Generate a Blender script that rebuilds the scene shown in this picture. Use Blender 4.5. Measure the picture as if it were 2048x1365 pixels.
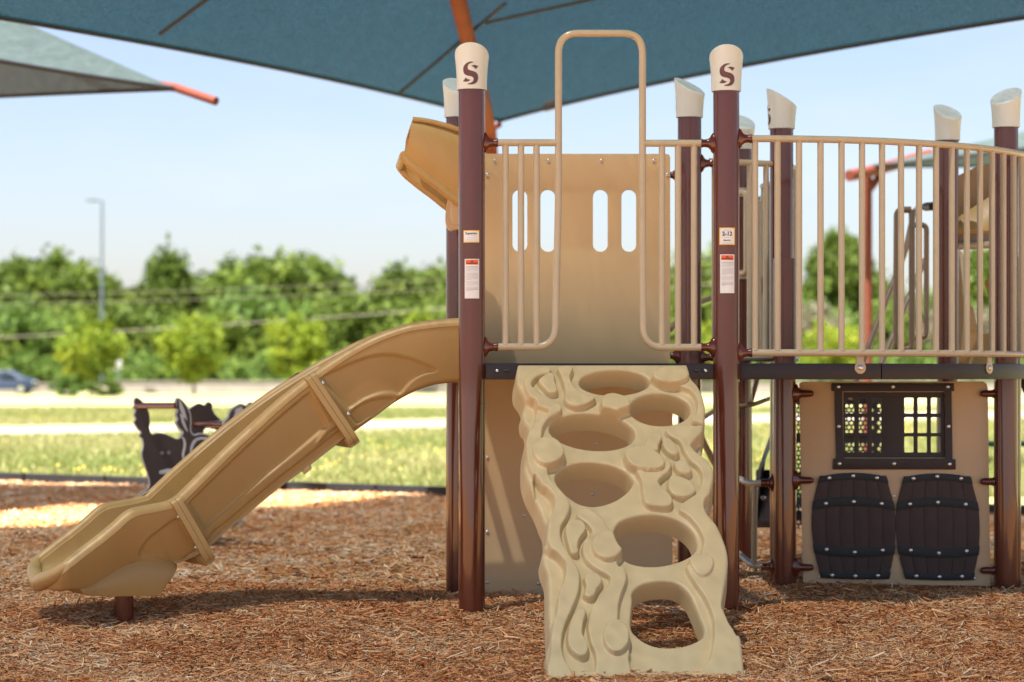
import bpy, math, random
import numpy as np
from mathutils import Vector, Matrix
from mathutils.geometry import delaunay_2d_cdt
R = math.radians
random.seed(7); rng = np.random.default_rng(7)
scn = bpy.context.scene
for o in list(bpy.data.objects): bpy.data.objects.remove(o)

# ------------------------------------------------------------------ camera
F = 4836.0; HZ = 750.0; CH = 1.166          # focal length in photo pixels, horizon row, eye height
cd = bpy.data.cameras.new('camera'); cam = bpy.data.objects.new('camera', cd)
scn.collection.objects.link(cam); scn.camera = cam
cam.location = (0, 0, CH); cam.rotation_euler = (R(90), 0, 0)
cd.sensor_width = 36; cd.lens = F/2048*36; cd.shift_y = (HZ-682.5)/2048
cd.clip_start = .1; cd.clip_end = 3000
cd.dof.use_dof = True; cd.dof.focus_distance = 11.3; cd.dof.aperture_fstop = 2.3
# ------------------------------------------------------------------ light
SUN_SHIFT = Vector((1.0, 1.25, -3.9)).normalized()     # travel direction of the sunlight
el = math.asin(-SUN_SHIFT.z); az = math.atan2(-SUN_SHIFT.x, -SUN_SHIFT.y)
w = bpy.data.worlds.new('World'); scn.world = w; w.use_nodes = True
nt = w.node_tree; bg = nt.nodes['Background']
sky = nt.nodes.new('ShaderNodeTexSky'); sky.sky_type = 'NISHITA'; sky.sun_disc = False
sky.sun_elevation = el; sky.sun_rotation = az
sky.air_density = 1.0; sky.dust_density = 1.2; sky.ozone_density = 1.6
gn = nt.nodes.new('ShaderNodeTexCoord'); gm = nt.nodes.new('ShaderNodeMapping'); gm.inputs['Scale'].default_value = (2.2, 2.2, 9); gm.inputs['Location'].default_value = (.35, .1, .2)
cn_ = nt.nodes.new('ShaderNodeTexNoise'); cn_.inputs['Scale'].default_value = 2.1; cn_.inputs['Detail'].default_value = 7; cn_.inputs['Roughness'].default_value = .55
cr2 = nt.nodes.new('ShaderNodeValToRGB'); cr2.color_ramp.elements[0].position = .52; cr2.color_ramp.elements[1].position = .80
cr2.color_ramp.elements[0].color = (0, 0, 0, 1); cr2.color_ramp.elements[1].color = (.22, .22, .22, 1)
cm = nt.nodes.new('ShaderNodeMix'); cm.data_type = 'RGBA'; cm.inputs[7].default_value = (6.0, 6.1, 6.3, 1)      # thin summer cloud
nt.links.new(gn.outputs['Generated'], gm.inputs[0]); nt.links.new(gm.outputs[0], cn_.inputs['Vector']); nt.links.new(cn_.outputs['Fac'], cr2.inputs[0])
nt.links.new(cr2.outputs[0], cm.inputs[0]); nt.links.new(sky.outputs[0], cm.inputs[6]); tn = nt.nodes.new('ShaderNodeMix'); tn.data_type = 'RGBA'; tn.blend_type = 'MULTIPLY'; tn.inputs[0].default_value = 1; tn.inputs[7].default_value = (1, .93, 1, 1)
nt.links.new(cm.outputs[2], tn.inputs[6]); nt.links.new(tn.outputs[2], bg.inputs[0]); bg.inputs[1].default_value = .0505
sl = bpy.data.lights.new('sun', 'SUN'); sl.energy = 5.0; sl.angle = R(.5); sl.color = (1, .975, .93)
so = bpy.data.objects.new('sun', sl); scn.collection.objects.link(so)
so.rotation_euler = SUN_SHIFT.to_track_quat('-Z', 'Y').to_euler()
scn.view_settings.view_transform = 'Standard'; scn.view_settings.look = 'None'
scn.view_settings.exposure = 2.02; scn.view_settings.gamma = 1

# ------------------------------------------------------------------ helpers
def P(px, py, Y): return Vector(((px-1024)*Y/F, Y, CH-(py-HZ)*Y/F))
def ground_y(py): return CH*F/(py-HZ)
def G(px, py, z=0.0):
    Y = CH*F/(py-HZ); return Vector(((px-1024)*Y/F, Y, z))
E = Vector((math.cos(R(4.5)), math.sin(R(4.5)), 0)); D = Vector((-E.y, E.x, 0)); UP = Vector((0, 0, 1))

class MB:
    def __init__(s): s.v = []; s.f = []; s.m = []
    def add(s, vs, fs, mi=0):
        b = len(s.v); s.v += [tuple(x) for x in vs]; s.f += [tuple(i+b for i in f) for f in fs]; s.m += [mi]*len(fs); return s
    def box(s, c, ax, ay, az, mi=0):      # centre and three half-axes
        c = Vector(c); v = [c+ax*i+ay*j+az*k for i in (-1, 1) for j in (-1, 1) for k in (-1, 1)]
        return s.add(v, [(0,1,3,2),(4,6,7,5),(0,4,5,1),(2,3,7,6),(0,2,6,4),(1,5,7,3)], mi)
    def tube(s, pts, r, seg=14, mi=0, cap=True):
        pts = [Vector(p) for p in pts]; n = len(pts)
        rr = r if hasattr(r, '__len__') else [r]*n
        t = []
        for i in range(n):
            a = pts[max(i-1, 0)]; b = pts[min(i+1, n-1)]; t.append((b-a).normalized())
        ref = Vector((0, 0, 1)) if abs(t[0].z) < .9 else Vector((0, 1, 0))
        x = t[0].cross(ref).normalized(); vs = []; fs = []
        for i in range(n):
            if i: x = (x - t[i]*x.dot(t[i])).normalized()
            y = t[i].cross(x)
            for k in range(seg):
                a = 2*math.pi*k/seg; vs.append(pts[i]+(x*math.cos(a)+y*math.sin(a))*rr[i])
        for i in range(n-1):
            for k in range(seg):
                k2 = (k+1) % seg; fs.append((i*seg+k, i*seg+k2, (i+1)*seg+k2, (i+1)*seg+k))
        if cap: fs.append(tuple(range(seg))[::-1]); fs.append(tuple((n-1)*seg+k for k in range(seg)))
        return s.add(vs, fs, mi)
    def loft(s, rings, closed=True, caps=True, mi=0):
        n = len(rings[0]); vs = [p for r in rings for p in r]; fs = []
        for i in range(len(rings)-1):
            for k in range(n if closed else n-1):
                k2 = (k+1) % n; fs.append((i*n+k, i*n+k2, (i+1)*n+k2, (i+1)*n+k))
        if caps: fs.append(tuple(range(n))[::-1]); fs.append(tuple((len(rings)-1)*n+k for k in range(n)))
        return s.add(vs, fs, mi)
    def plate(s, outline, fr, th, holes=(), mi=0, h0=0.0):
        """prism from a 2-D outline; fr(u,v,h)->Vector, front at h0, back at h0-th"""
        tri, P2 = cdt([outline]+list(holes), len(outline))
        n = len(P2); vs = [fr(p[0], p[1], h0) for p in P2]+[fr(p[0], p[1], h0-th) for p in P2]
        fs = [tuple(t) for t in tri]+[tuple(i+n for i in t[::-1]) for t in tri]
        k = 0
        for li, loop in enumerate([outline]+list(holes)):
            m = len(loop)
            for i in range(m):
                a, b = k+i, k+(i+1) % m; fs.append((a, b, b+n, a+n))
            k += m
        return s.add(vs, fs, mi)
    def build(s, name, mats, parent=None, smooth=True, angle=40, bevel=0):
        me = bpy.data.meshes.new(name); me.from_pydata(s.v, [], s.f); me.validate()
        if not hasattr(mats, '__len__'): mats = [mats]
        for m in mats: me.materials.append(m)
        if len(mats) > 1: me.polygons.foreach_set('material_index', s.m)
        import bmesh
        bm = bmesh.new(); bm.from_mesh(me); bmesh.ops.recalc_face_normals(bm, faces=bm.faces)
        if bevel:
            es = [e for e in bm.edges if len(e.link_faces) == 2 and e.calc_face_angle() > R(50)]
            bmesh.ops.bevel(bm, geom=es, offset=bevel, segments=2, profile=.6, affect='EDGES', clamp_overlap=True)
        bm.to_mesh(me); bm.free()
        if smooth:
            me.polygons.foreach_set('use_smooth', [True]*len(me.polygons)); me.set_sharp_from_angle(angle=R(angle))
        o = bpy.data.objects.new(name, me); scn.collection.objects.link(o)
        if parent: attach(o, parent)
        return o
def world_of(p):
    m = p.matrix_basis.copy()
    if p.parent: m = world_of(p.parent) @ p.matrix_parent_inverse @ m
    return m
def attach(o, parent):
    o.parent = parent; o.matrix_parent_inverse = world_of(parent).inverted()
def cdt(loops, nout):
    P2 = [Vector((p[0], p[1])) for l in loops for p in l]; ed = []; k = 0
    for l in loops:
        m = len(l); ed += [(k+i, k+(i+1) % m) for i in range(m)]; k += m
    vo, eo, fo, ov, oe, of = delaunay_2d_cdt(P2, ed, [], 0, 1e-7)
    tri = []
    mp = {i: (o[0] if o else None) for i, o in enumerate(ov)}
    for f in fo:
        c = sum((vo[i] for i in f), Vector((0, 0)))/len(f)
        if inside(c, loops[0]) and not any(inside(c, h) for h in loops[1:]):
            ids = [mp[i] for i in f]
            if None not in ids: tri.append(ids)
    return tri, P2
def inside(p, poly):
    x, y = p[0], p[1]; c = False; j = len(poly)-1
    for i in range(len(poly)):
        xi, yi = poly[i][0], poly[i][1]; xj, yj = poly[j][0], poly[j][1]
        if (yi > y) != (yj > y) and x < (xj-xi)*(y-yi)/(yj-yi)+xi: c = not c
        j = i
    return c
def sdf(pts, poly):                     # + inside
    pts = np.asarray(pts, float); poly = np.asarray(poly, float)
    d = np.full(len(pts), 1e9); ins = np.zeros(len(pts), bool)
    for i in range(len(poly)):
        a = poly[i-1]; b = poly[i]; ab = b-a; L = max((ab**2).sum(), 1e-12)
        t = np.clip(((pts-a)@ab)/L, 0, 1); q = a+t[:, None]*ab
        d = np.minimum(d, np.hypot(*(pts-q).T))
        cond = (a[1] > pts[:, 1]) != (b[1] > pts[:, 1])
        xx = (b[0]-a[0])*(pts[:, 1]-a[1])/(b[1]-a[1] if b[1] != a[1] else 1e-9)+a[0]
        ins ^= cond & (pts[:, 0] < xx)
    return np.where(ins, d, -d)
def smooth_poly(pts, k=4, closed=True):   # Catmull-Rom
    pts = [Vector(p) for p in pts]; n = len(pts); out = []
    rg = range(n) if closed else range(n-1)
    for i in rg:
        g = (lambda j: pts[j % n]) if closed else (lambda j: pts[min(max(j, 0), n-1)])
        a, b, c, d = g(i-1), g(i), g(i+1), g(i+2)
        for j in range(k):
            t = j/k
            out.append(.5*((2*b)+(c-a)*t+(2*a-5*b+4*c-d)*t*t+(3*b-a-3*c+d)*t**3))
    if not closed: out.append(pts[-1])
    return out
def ellipse(cx, cy, a, b, rot=0, n=40):
    r = R(rot); return [(cx+a*math.cos(t)*math.cos(r)-b*math.sin(t)*math.sin(r), cy+a*math.cos(t)*math.sin(r)+b*math.sin(t)*math.cos(r)) for t in [2*math.pi*i/n for i in range(n)]]
def rrect(x0, y0, x1, y1, r, n=5):
    out = []
    for cx, cy, a0 in ((x1-r, y1-r, 0), (x0+r, y1-r, 90), (x0+r, y0+r, 180), (x1-r, y0+r, 270)):
        for i in range(n+1):
            a = R(a0+90*i/n); out.append((cx+r*math.cos(a), cy+r*math.sin(a)))
    return out
def fillet(pts, r, n=6):                # round the corners of an open polyline
    pts = [Vector(p) for p in pts]; out = [pts[0]]
    for i in range(1, len(pts)-1):
        a, b, c = pts[i-1], pts[i], pts[i+1]; u = (a-b); v = (c-b)
        d = min(r, u.length*.49, v.length*.49); p0 = b+u.normalized()*d; p1 = b+v.normalized()*d
        for k in range(n+1):
            t = k/n; out.append(p0*(1-t)**2+b*2*t*(1-t)+p1*t*t)
    out.append(pts[-1]); return out
def thing(name, loc, label, cat, group=None):
    o = bpy.data.objects.new(name, None); scn.collection.objects.link(o); o.location = loc
    o.empty_display_size = .2
    return tag(o, label, cat, group)
def tag(o, label=None, cat=None, group=None, kind=None):
    if label: o['label'] = label
    if cat: o['category'] = cat
    if group: o['group'] = group
    if kind: o['kind'] = kind
    return o
def copy_tree(o, parent=None):
    c = o.copy(); scn.collection.objects.link(c); c.parent = parent
    for ch in [x for x in bpy.data.objects if x.parent == o]: copy_tree(ch, c)
    return c

# ------------------------------------------------------------------ materials
def mat(name, col, rough=.5, spec=.5, metal=0, coat=0, var=.08, scale=6, bump=0, bscale=200, tint=None, stretch=(1, 1, 1), rvar=0, scuff=0):
    m = bpy.data.materials.new(name); m.use_nodes = True; t = m.node_tree; b = t.nodes['Principled BSDF']
    b.inputs['Roughness'].default_value = rough; b.inputs['Specular IOR Level'].default_value = spec
    b.inputs['Metallic'].default_value = metal; b.inputs['Coat Weight'].default_value = coat; b.inputs['Coat Roughness'].default_value = .05
    tc = t.nodes.new('ShaderNodeTexCoord'); mp = t.nodes.new('ShaderNodeMapping'); mp.inputs['Scale'].default_value = stretch
    t.links.new(tc.outputs['Object'], mp.inputs[0])
    n = t.nodes.new('ShaderNodeTexNoise'); n.inputs['Scale'].default_value = scale; n.inputs['Detail'].default_value = 6; n.inputs['Roughness'].default_value = .6
    t.links.new(mp.outputs[0], n.inputs['Vector'])
    r = t.nodes.new('ShaderNodeValToRGB'); r.color_ramp.elements[0].position = .3; r.color_ramp.elements[1].position = .7
    c = Vector(col); c2 = Vector(tint) if tint else c*(1+var)
    r.color_ramp.elements[0].color = (*(c*(1-var)), 1); r.color_ramp.elements[1].color = (*c2, 1)
    t.links.new(n.outputs['Fac'], r.inputs[0]); t.links.new(r.outputs[0], b.inputs['Base Color'])
    if scuff:
        n3 = t.nodes.new('ShaderNodeTexNoise'); n3.inputs['Scale'].default_value = scuff; n3.inputs['Detail'].default_value = 9; n3.inputs['Roughness'].default_value = .75; n3.inputs['Distortion'].default_value = 1.2
        t.links.new(mp.outputs[0], n3.inputs['Vector'])
        r3 = t.nodes.new('ShaderNodeValToRGB'); r3.color_ramp.elements[0].position = .62; r3.color_ramp.elements[1].position = .78
        r3.color_ramp.elements[0].color = (0, 0, 0, 1); r3.color_ramp.elements[1].color = (.30, .30, .30, 1)
        mx3 = t.nodes.new('ShaderNodeMix'); mx3.data_type = 'RGBA'; mx3.inputs[7].default_value = (*(c*.62+Vector((.10, .075, .05))), 1)
        t.links.new(n3.outputs['Fac'], r3.inputs[0]); t.links.new(r3.outputs[0], mx3.inputs[0]); t.links.new(r.outputs[0], mx3.inputs[6]); t.links.new(mx3.outputs[2], b.inputs['Base Color'])
    if rvar:
        mr = t.nodes.new('ShaderNodeMapRange'); mr.inputs[3].default_value = rough-rvar; mr.inputs[4].default_value = rough+rvar
        t.links.new(n.outputs['Fac'], mr.inputs[0]); t.links.new(mr.outputs[0], b.inputs['Roughness'])
    if bump:
        n2 = t.nodes.new('ShaderNodeTexNoise'); n2.inputs['Scale'].default_value = bscale; n2.inputs['Detail'].default_value = 3
        t.links.new(mp.outputs[0], n2.inputs['Vector'])
        bu = t.nodes.new('ShaderNodeBump'); bu.inputs['Strength'].default_value = bump; bu.inputs['Distance'].default_value = .002
        t.links.new(n2.outputs['Fac'], bu.inputs['Height']); t.links.new(bu.outputs[0], b.inputs['Normal'])
    return m
M = {}
M['climber'] = mat('cream_plastic', (.56, .425, .215), .42, .45, var=.025, scale=3, bump=.05, bscale=420, rvar=.05, scuff=5)
M['slide'] = mat('caramel_plastic', (.48, .315, .115), .40, .4, var=.05, scale=3, bump=.08, bscale=320, rvar=.07, scuff=7)
M['panel'] = mat('tan_panel', (.70, .495, .255), .5, .35, var=.03, scale=2, bump=.05, bscale=500)
M['panel2'] = mat('sand_panel', (.64, .47, .27), .5, .35, var=.03, scale=2, bump=.05, bscale=500)
M['rail'] = mat('tan_powder_coat', (.49, .405, .265), .32, .5, coat=.25, var=.04, scale=14, bump=.04, bscale=260)
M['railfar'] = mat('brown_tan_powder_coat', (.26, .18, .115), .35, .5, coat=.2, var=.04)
M['post'] = mat('brown_powder_coat', (.112, .022, .009), .24, .4, coat=.6, var=.10, scale=9, stretch=(1, 1, .25), bump=.05, bscale=160, rvar=.08, scuff=12)
M['cap'] = mat('ivory_plastic', (.66, .70, .65), .35, .5, coat=.15, var=.03, bump=.03)
M['dark'] = mat('dark_brown_plastic', (.030, .020, .018), .45, .4, var=.12, scale=10, bump=.06, bscale=300)
M['stave'] = mat('brown_textured_plastic', (.052, .033, .027), .5, .35, var=.12, scale=14, bump=.12, bscale=240)
M['band'] = mat('black_blue_plastic', (.012, .017, .019), .5, .4, var=.1)
M['deckedge'] = mat('deck_coating', (.022, .015, .016), .45, .4, var=.15, scale=12, bump=.1, bscale=200)
M['bolt'] = mat('zinc_steel', (.62, .62, .58), .28, .5, metal=.9, var=.1, scale=60)
M['red'] = mat('rust_red_paint', (.27, .062, .022), .7, .15, coat=0, var=.12, scale=4)
M['red2'] = mat('darkened_rust_paint', (.17, .045, .026), .6, .2, var=.12, scale=4)  # rust red darkened in colour to offset the sunlight on the smaller frames
M['white'] = mat('white_label', (.8, .8, .78), .4, var=.02)
M['yellow'] = mat('yellow_label_edge', (.85, .5, .02), .4, var=.02)
M['orange'] = mat('orange_label', (.85, .12, .02), .4, var=.02)
M['ink'] = mat('black_ink', (.03, .03, .035), .5, var=.02)
M['greyink'] = mat('grey_ink', (.42, .43, .5), .5, var=.02)
M['hgrey'] = mat('grey_plastic_core', (.42, .43, .43), .5, var=.04)
M['asphalt'] = mat('concrete_pale', (.30, .265, .23), .9, .2, var=.12, scale=1.5)
M['edging'] = mat('black_edging', (.02, .022, .024), .7, .3, var=.2)
M['green'] = mat('green_paint', (.01, .09, .05), .4, var=.1)
M['galv'] = mat('galvanised_pole', (.10, .13, .155), .5, var=.1)
M['cable'] = mat('weathered_cable', (.36, .31, .24), .8, .1, var=.1)
M['bark'] = mat('bark', (.11, .075, .05), .9, .2, var=.35, scale=5, bump=.4, bscale=30)
M['blacksl'] = mat('charcoal_plastic', (.035, .034, .036), .4, var=.1)

def wood_mat():
    m = bpy.data.materials.new('wood_chips'); m.use_nodes = True; t = m.node_tree; b = t.nodes['Principled BSDF']
    b.inputs['Roughness'].default_value = .85; b.inputs['Specular IOR Level'].default_value = .12
    a = t.nodes.new('ShaderNodeAttribute'); a.attribute_name = 'tone'
    r = t.nodes.new('ShaderNodeValToRGB'); cr = r.color_ramp
    cols = [(0, (.22, .050, .018)), (.16, (.48, .145, .045)), (.36, (.78, .31, .11)), (.60, (.88, .465, .20)), (.85, (.92, .62, .33)), (1, (.94, .76, .52))]
    cr.elements[0].color = (*cols[0][1], 1); cr.elements[1].position = 1; cr.elements[1].color = (*cols[-1][1], 1)
    for p, c in cols[1:-1]:
        e = cr.elements.new(p); e.color = (*c, 1)
    t.links.new(a.outputs['Fac'], r.inputs[0])
    tc = t.nodes.new('ShaderNodeTexCoord'); n = t.nodes.new('ShaderNodeTexNoise'); n.inputs['Scale'].default_value = 90; n.inputs['Detail'].default_value = 4
    t.links.new(tc.outputs['Object'], n.inputs['Vector'])
    mx = t.nodes.new('ShaderNodeMix'); mx.data_type = 'RGBA'; mx.blend_type = 'MULTIPLY'; mx.inputs[0].default_value = .10
    t.links.new(r.outputs[0], mx.inputs[6]); t.links.new(n.outputs['Fac'], mx.inputs[7])
    g = t.nodes.new('ShaderNodeBrightContrast'); g.inputs[1].default_value = .0
    t.links.new(mx.outputs[2], g.inputs[0]); t.links.new(g.outputs[0], b.inputs['Base Color'])
    return m
M['wood'] = wood_mat()
def ground_mat(name, cols, s1, s2, bump=.6, dist=.02, rough=.95):
    m = bpy.data.materials.new(name); m.use_nodes = True; t = m.node_tree; b = t.nodes['Principled BSDF']
    b.inputs['Roughness'].default_value = rough; b.inputs['Specular IOR Level'].default_value = .1
    tc = t.nodes.new('ShaderNodeTexCoord')
    n1 = t.nodes.new('ShaderNodeTexNoise'); n1.inputs['Scale'].default_value = s1; n1.inputs['Detail'].default_value = 5
    n2 = t.nodes.new('ShaderNodeTexNoise'); n2.inputs['Scale'].default_value = s2; n2.inputs['Detail'].default_value = 8; n2.inputs['Roughness'].default_value = .7
    for n in (n1, n2): t.links.new(tc.outputs['Object'], n.inputs['Vector'])
    ad = t.nodes.new('ShaderNodeMath'); ad.operation = 'ADD'; t.links.new(n1.outputs['Fac'], ad.inputs[0]); t.links.new(n2.outputs['Fac'], ad.inputs[1])
    mu = t.nodes.new('ShaderNodeMath'); mu.operation = 'MULTIPLY'; mu.inputs[1].default_value = .5; t.links.new(ad.outputs[0], mu.inputs[0])
    r = t.nodes.new('ShaderNodeValToRGB'); cr = r.color_ramp; k = len(cols)
    cr.elements[0].position = .32; cr.elements[0].color = (*cols[0], 1); cr.elements[1].position = .68; cr.elements[1].color = (*cols[-1], 1)
    for i in range(1, k-1):
        e = cr.elements.new(.32+.36*i/(k-1)); e.color = (*cols[i], 1)
    t.links.new(mu.outputs[0], r.inputs[0]); t.links.new(r.outputs[0], b.inputs['Base Color'])
    bu = t.nodes.new('ShaderNodeBump'); bu.inputs['Strength'].default_value = bump; bu.inputs['Distance'].default_value = dist
    t.links.new(n2.outputs['Fac'], bu.inputs['Height']); t.links.new(bu.outputs[0], b.inputs['Normal'])
    return m
M['mulchbase'] = ground_mat('mulch_base', [(.34, .13, .035), (.58, .26, .08), (.74, .40, .15)], 2, 60)
M['grass'] = ground_mat('dry_green_grass', [(.17, .21, .07), (.28, .28, .11), (.38, .33, .17), (.30, .29, .12)], .35, 6, .4)
def blade_mat(name, cols, attr='tone', trans=.35):
    m = bpy.data.materials.new(name); m.use_nodes = True; t = m.node_tree; b = t.nodes['Principled BSDF']
    b.inputs['Roughness'].default_value = .6; b.inputs['Specular IOR Level'].default_value = .2
    a = t.nodes.new('ShaderNodeAttribute'); a.attribute_name = attr
    r = t.nodes.new('ShaderNodeValToRGB'); cr = r.color_ramp
    cr.elements[0].color = (*cols[0], 1); cr.elements[1].color = (*cols[-1], 1)
    for i in range(1, len(cols)-1):
        e = cr.elements.new(i/(len(cols)-1)); e.color = (*cols[i], 1)
    t.links.new(a.outputs['Fac'], r.inputs[0]); t.links.new(r.outputs[0], b.inputs['Base Color'])
    tr = t.nodes.new('ShaderNodeBsdfTranslucent'); t.links.new(r.outputs[0], tr.inputs[0])
    mx = t.nodes.new('ShaderNodeMixShader'); mx.inputs[0].default_value = trans
    t.links.new(b.outputs[0], mx.inputs[1]); t.links.new(tr.outputs[0], mx.inputs[2])
    t.links.new(mx.outputs[0], t.nodes['Material Output'].inputs[0]); return m
M['blade'] = blade_mat('grass_blades', [(.15, .21, .05), (.28, .29, .10), (.42, .37, .19)])
M['flower'] = mat('yellow_flower', (.80, .55, .03), .6, var=.1)
LEAF = {
 'forest': blade_mat('leaf_forest', [(.05, .082, .012), (.115, .165, .024), (.20, .255, .04)]),
 'bright': blade_mat('leaf_bright', [(.06, .11, .010), (.20, .27, .02), (.42, .44, .05)]),
 'shrub': blade_mat('leaf_shrub', [(.055, .10, .018), (.11, .18, .032), (.19, .27, .055)]),
 'grey': blade_mat('leaf_grey', [(.13, .11, .075), (.22, .19, .13), (.30, .27, .19)]),
}
def cloth(name, col, trans=.35, see=.06):
    m = bpy.data.materials.new(name); m.use_nodes = True; t = m.node_tree; t.nodes.remove(t.nodes['Principled BSDF'])
    tc = t.nodes.new('ShaderNodeTexCoord'); mp = t.nodes.new('ShaderNodeMapping'); mp.inputs['Scale'].default_value = (3, .6, 3)
    n = t.nodes.new('ShaderNodeTexNoise'); n.inputs['Scale'].default_value = 3.5; n.inputs['Detail'].default_value = 9; n.inputs['Roughness'].default_value = .68
    t.links.new(tc.outputs['Object'], mp.inputs[0]); t.links.new(mp.outputs[0], n.inputs['Vector'])
    r = t.nodes.new('ShaderNodeValToRGB'); c = Vector(col); r.color_ramp.elements[0].position = .3; r.color_ramp.elements[1].position = .7
    r.color_ramp.elements[0].color = (*(c*.8), 1); r.color_ramp.elements[1].color = (*(c*1.2), 1); t.links.new(n.outputs['Fac'], r.inputs[0])
    d = t.nodes.new('ShaderNodeBsdfDiffuse'); tr = t.nodes.new('ShaderNodeBsdfTranslucent'); tp = t.nodes.new('ShaderNodeBsdfTransparent')
    t.links.new(r.outputs[0], d.inputs[0]); t.links.new(r.outputs[0], tr.inputs[0])
    m1 = t.nodes.new('ShaderNodeMixShader'); m1.inputs[0].default_value = trans; m2 = t.nodes.new('ShaderNodeMixShader'); m2.inputs[0].default_value = see
    t.links.new(d.outputs[0], m1.inputs[1]); t.links.new(tr.outputs[0], m1.inputs[2]); t.links.new(m1.outputs[0], m2.inputs[1]); t.links.new(tp.outputs[0], m2.inputs[2])
    wv = t.nodes.new('ShaderNodeTexNoise'); wv.inputs['Scale'].default_value = 26; wv.inputs['Detail'].default_value = 4; t.links.new(mp.outputs[0], wv.inputs['Vector'])
    mr = t.nodes.new('ShaderNodeMapRange'); mr.inputs[1].default_value = .3; mr.inputs[2].default_value = .7; mr.inputs[3].default_value = see*.6; mr.inputs[4].default_value = see*1.4
    t.links.new(wv.outputs['Fac'], mr.inputs[0]); t.links.new(mr.outputs[0], m2.inputs[0])
    t.links.new(m2.outputs[0], t.nodes['Material Output'].inputs[0]); return m
M['sail'] = cloth('blue_shade_cloth', (.004, .034, .044), .25, .10)
M['sail2'] = cloth('grey_green_shade_cloth', (.08, .105, .10), .10, .05)
M['seam'] = mat('dark_hem', (.03, .03, .035), .8)

# ------------------------------------------------------------------ ground
def gz(x, y):
    s = np.clip((11.9-y)/1.8, 0, 1.8); base = -.108*np.minimum(s, 1)**1.3-.02*np.maximum(s-1, 0)
    b = .022*np.sin(x*1.7+.6*y)*np.sin(y*1.3-.4*x)+.012*np.sin(x*4.1+1)*np.sin(y*3.7+x)
    fade = np.clip((y-8)/3, .2, 1)
    return base+b*fade-.055*np.exp(-((x+1.88)**2+(y-11.65)**2)/.16)
def edge_at(px): return G(px, 962+.0346*px)
e0 = edge_at(-2600); e1 = edge_at(5200)
def edge_y(x): return e0.y+(e1.y-e0.y)*(x-e0.x)/(e1.x-e0.x)
xs = np.arange(-14, 14.01, .1); ys = np.arange(3, 36, .1)
XX, YY = np.meshgrid(xs, ys); ZZ = gz(XX, YY)-.012; ZZ = np.where(YY > edge_y(XX)-.6, ZZ-.05*np.clip((YY-edge_y(XX)+.6)/.6, 0, 1), ZZ)
nx, ny = len(xs), len(ys); idx = np.arange(nx*ny).reshape(ny, nx)
fs = np.stack([idx[:-1, :-1], idx[:-1, 1:], idx[1:, 1:], idx[1:, :-1]], -1).reshape(-1, 4)
def np_mesh(name, V, Fc, m, tone=None, smooth=False):
    me = bpy.data.meshes.new(name); k = Fc.shape[1]
    me.vertices.add(len(V)); me.vertices.foreach_set('co', V.astype(np.float32).ravel())
    me.loops.add(Fc.size); me.loops.foreach_set('vertex_index', Fc.astype(np.int32).ravel())
    me.polygons.add(len(Fc)); me.polygons.foreach_set('loop_start', np.arange(0, Fc.size, k, dtype=np.int32))
    if smooth: me.polygons.foreach_set('use_smooth', np.ones(len(Fc), bool))
    if tone is not None:
        a = me.attributes.new('tone', 'FLOAT', 'POINT'); a.data.foreach_set('value', tone.astype(np.float32))
    me.update(calc_edges=True); me.materials.append(m)
    o = bpy.data.objects.new(name, me); scn.collection.objects.link(o); return o
tag(np_mesh('mulch_ground', np.stack([XX, YY, ZZ], -1).reshape(-1, 3), fs, M['mulchbase'], smooth=True), kind='structure')
# grass sheet beyond the edging
mb = MB(); d = (e1-e0).normalized(); nrm = Vector((-d.y, d.x, 0))
a0 = e0-d*900; a1 = e1+d*900
mb.add([a0, a1, a1+nrm*2600, a0+nrm*2600], [(0, 1, 2, 3)]); g = mb.build('grass_field', M['grass'], smooth=False); g.location.z = 0.0; tag(g, kind='structure')
mb = MB(); L = (e1-e0).length; k = int(L/1.2)
mb.box((e0+e1)/2+Vector((0, 0, .03)), d*L/2, nrm*.05, UP*.06)
for i in range(k):
    c = e0+d*(i+.5)*1.2; mb.box(c+Vector((0, 0, .035))-nrm*.06, d*.03, nrm*.02, UP*.06)
tag(mb.build('plastic_edging', M['edging']), 'low black plastic border edging between wood chips and grass', 'edging')
mb = MB(); q = 240; mb.add([(-q, -q, -.4), (q, -q, -.4), (q, 60, -.4), (-q, 60, -.4)], [(0, 1, 2, 3)]); tag(mb.build('lower_ground', M['asphalt'], smooth=False), kind='structure')  # pale ground added out of view behind the camera to bounce light
# footpath and far paving, thin sheets above the grass
def strip(name, ya0, ya1, yb0, yb1, z, m):
    mb = MB(); pts = [G(-2500, ya0+(ya1-ya0)*(-2500)/895), G(4500, ya0+(ya1-ya0)*4500/895), G(4500, yb0+(yb1-yb0)*4500/895), G(-2500, yb0+(yb1-yb0)*(-2500)/895)]
    for p in pts: p.z = z
    mb.add(pts, [(0, 1, 2, 3)]); return tag(mb.build(name, m, smooth=False), kind='structure')
strip('footpath', 869, 854, 857, 842, .006, M['asphalt'])

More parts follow.
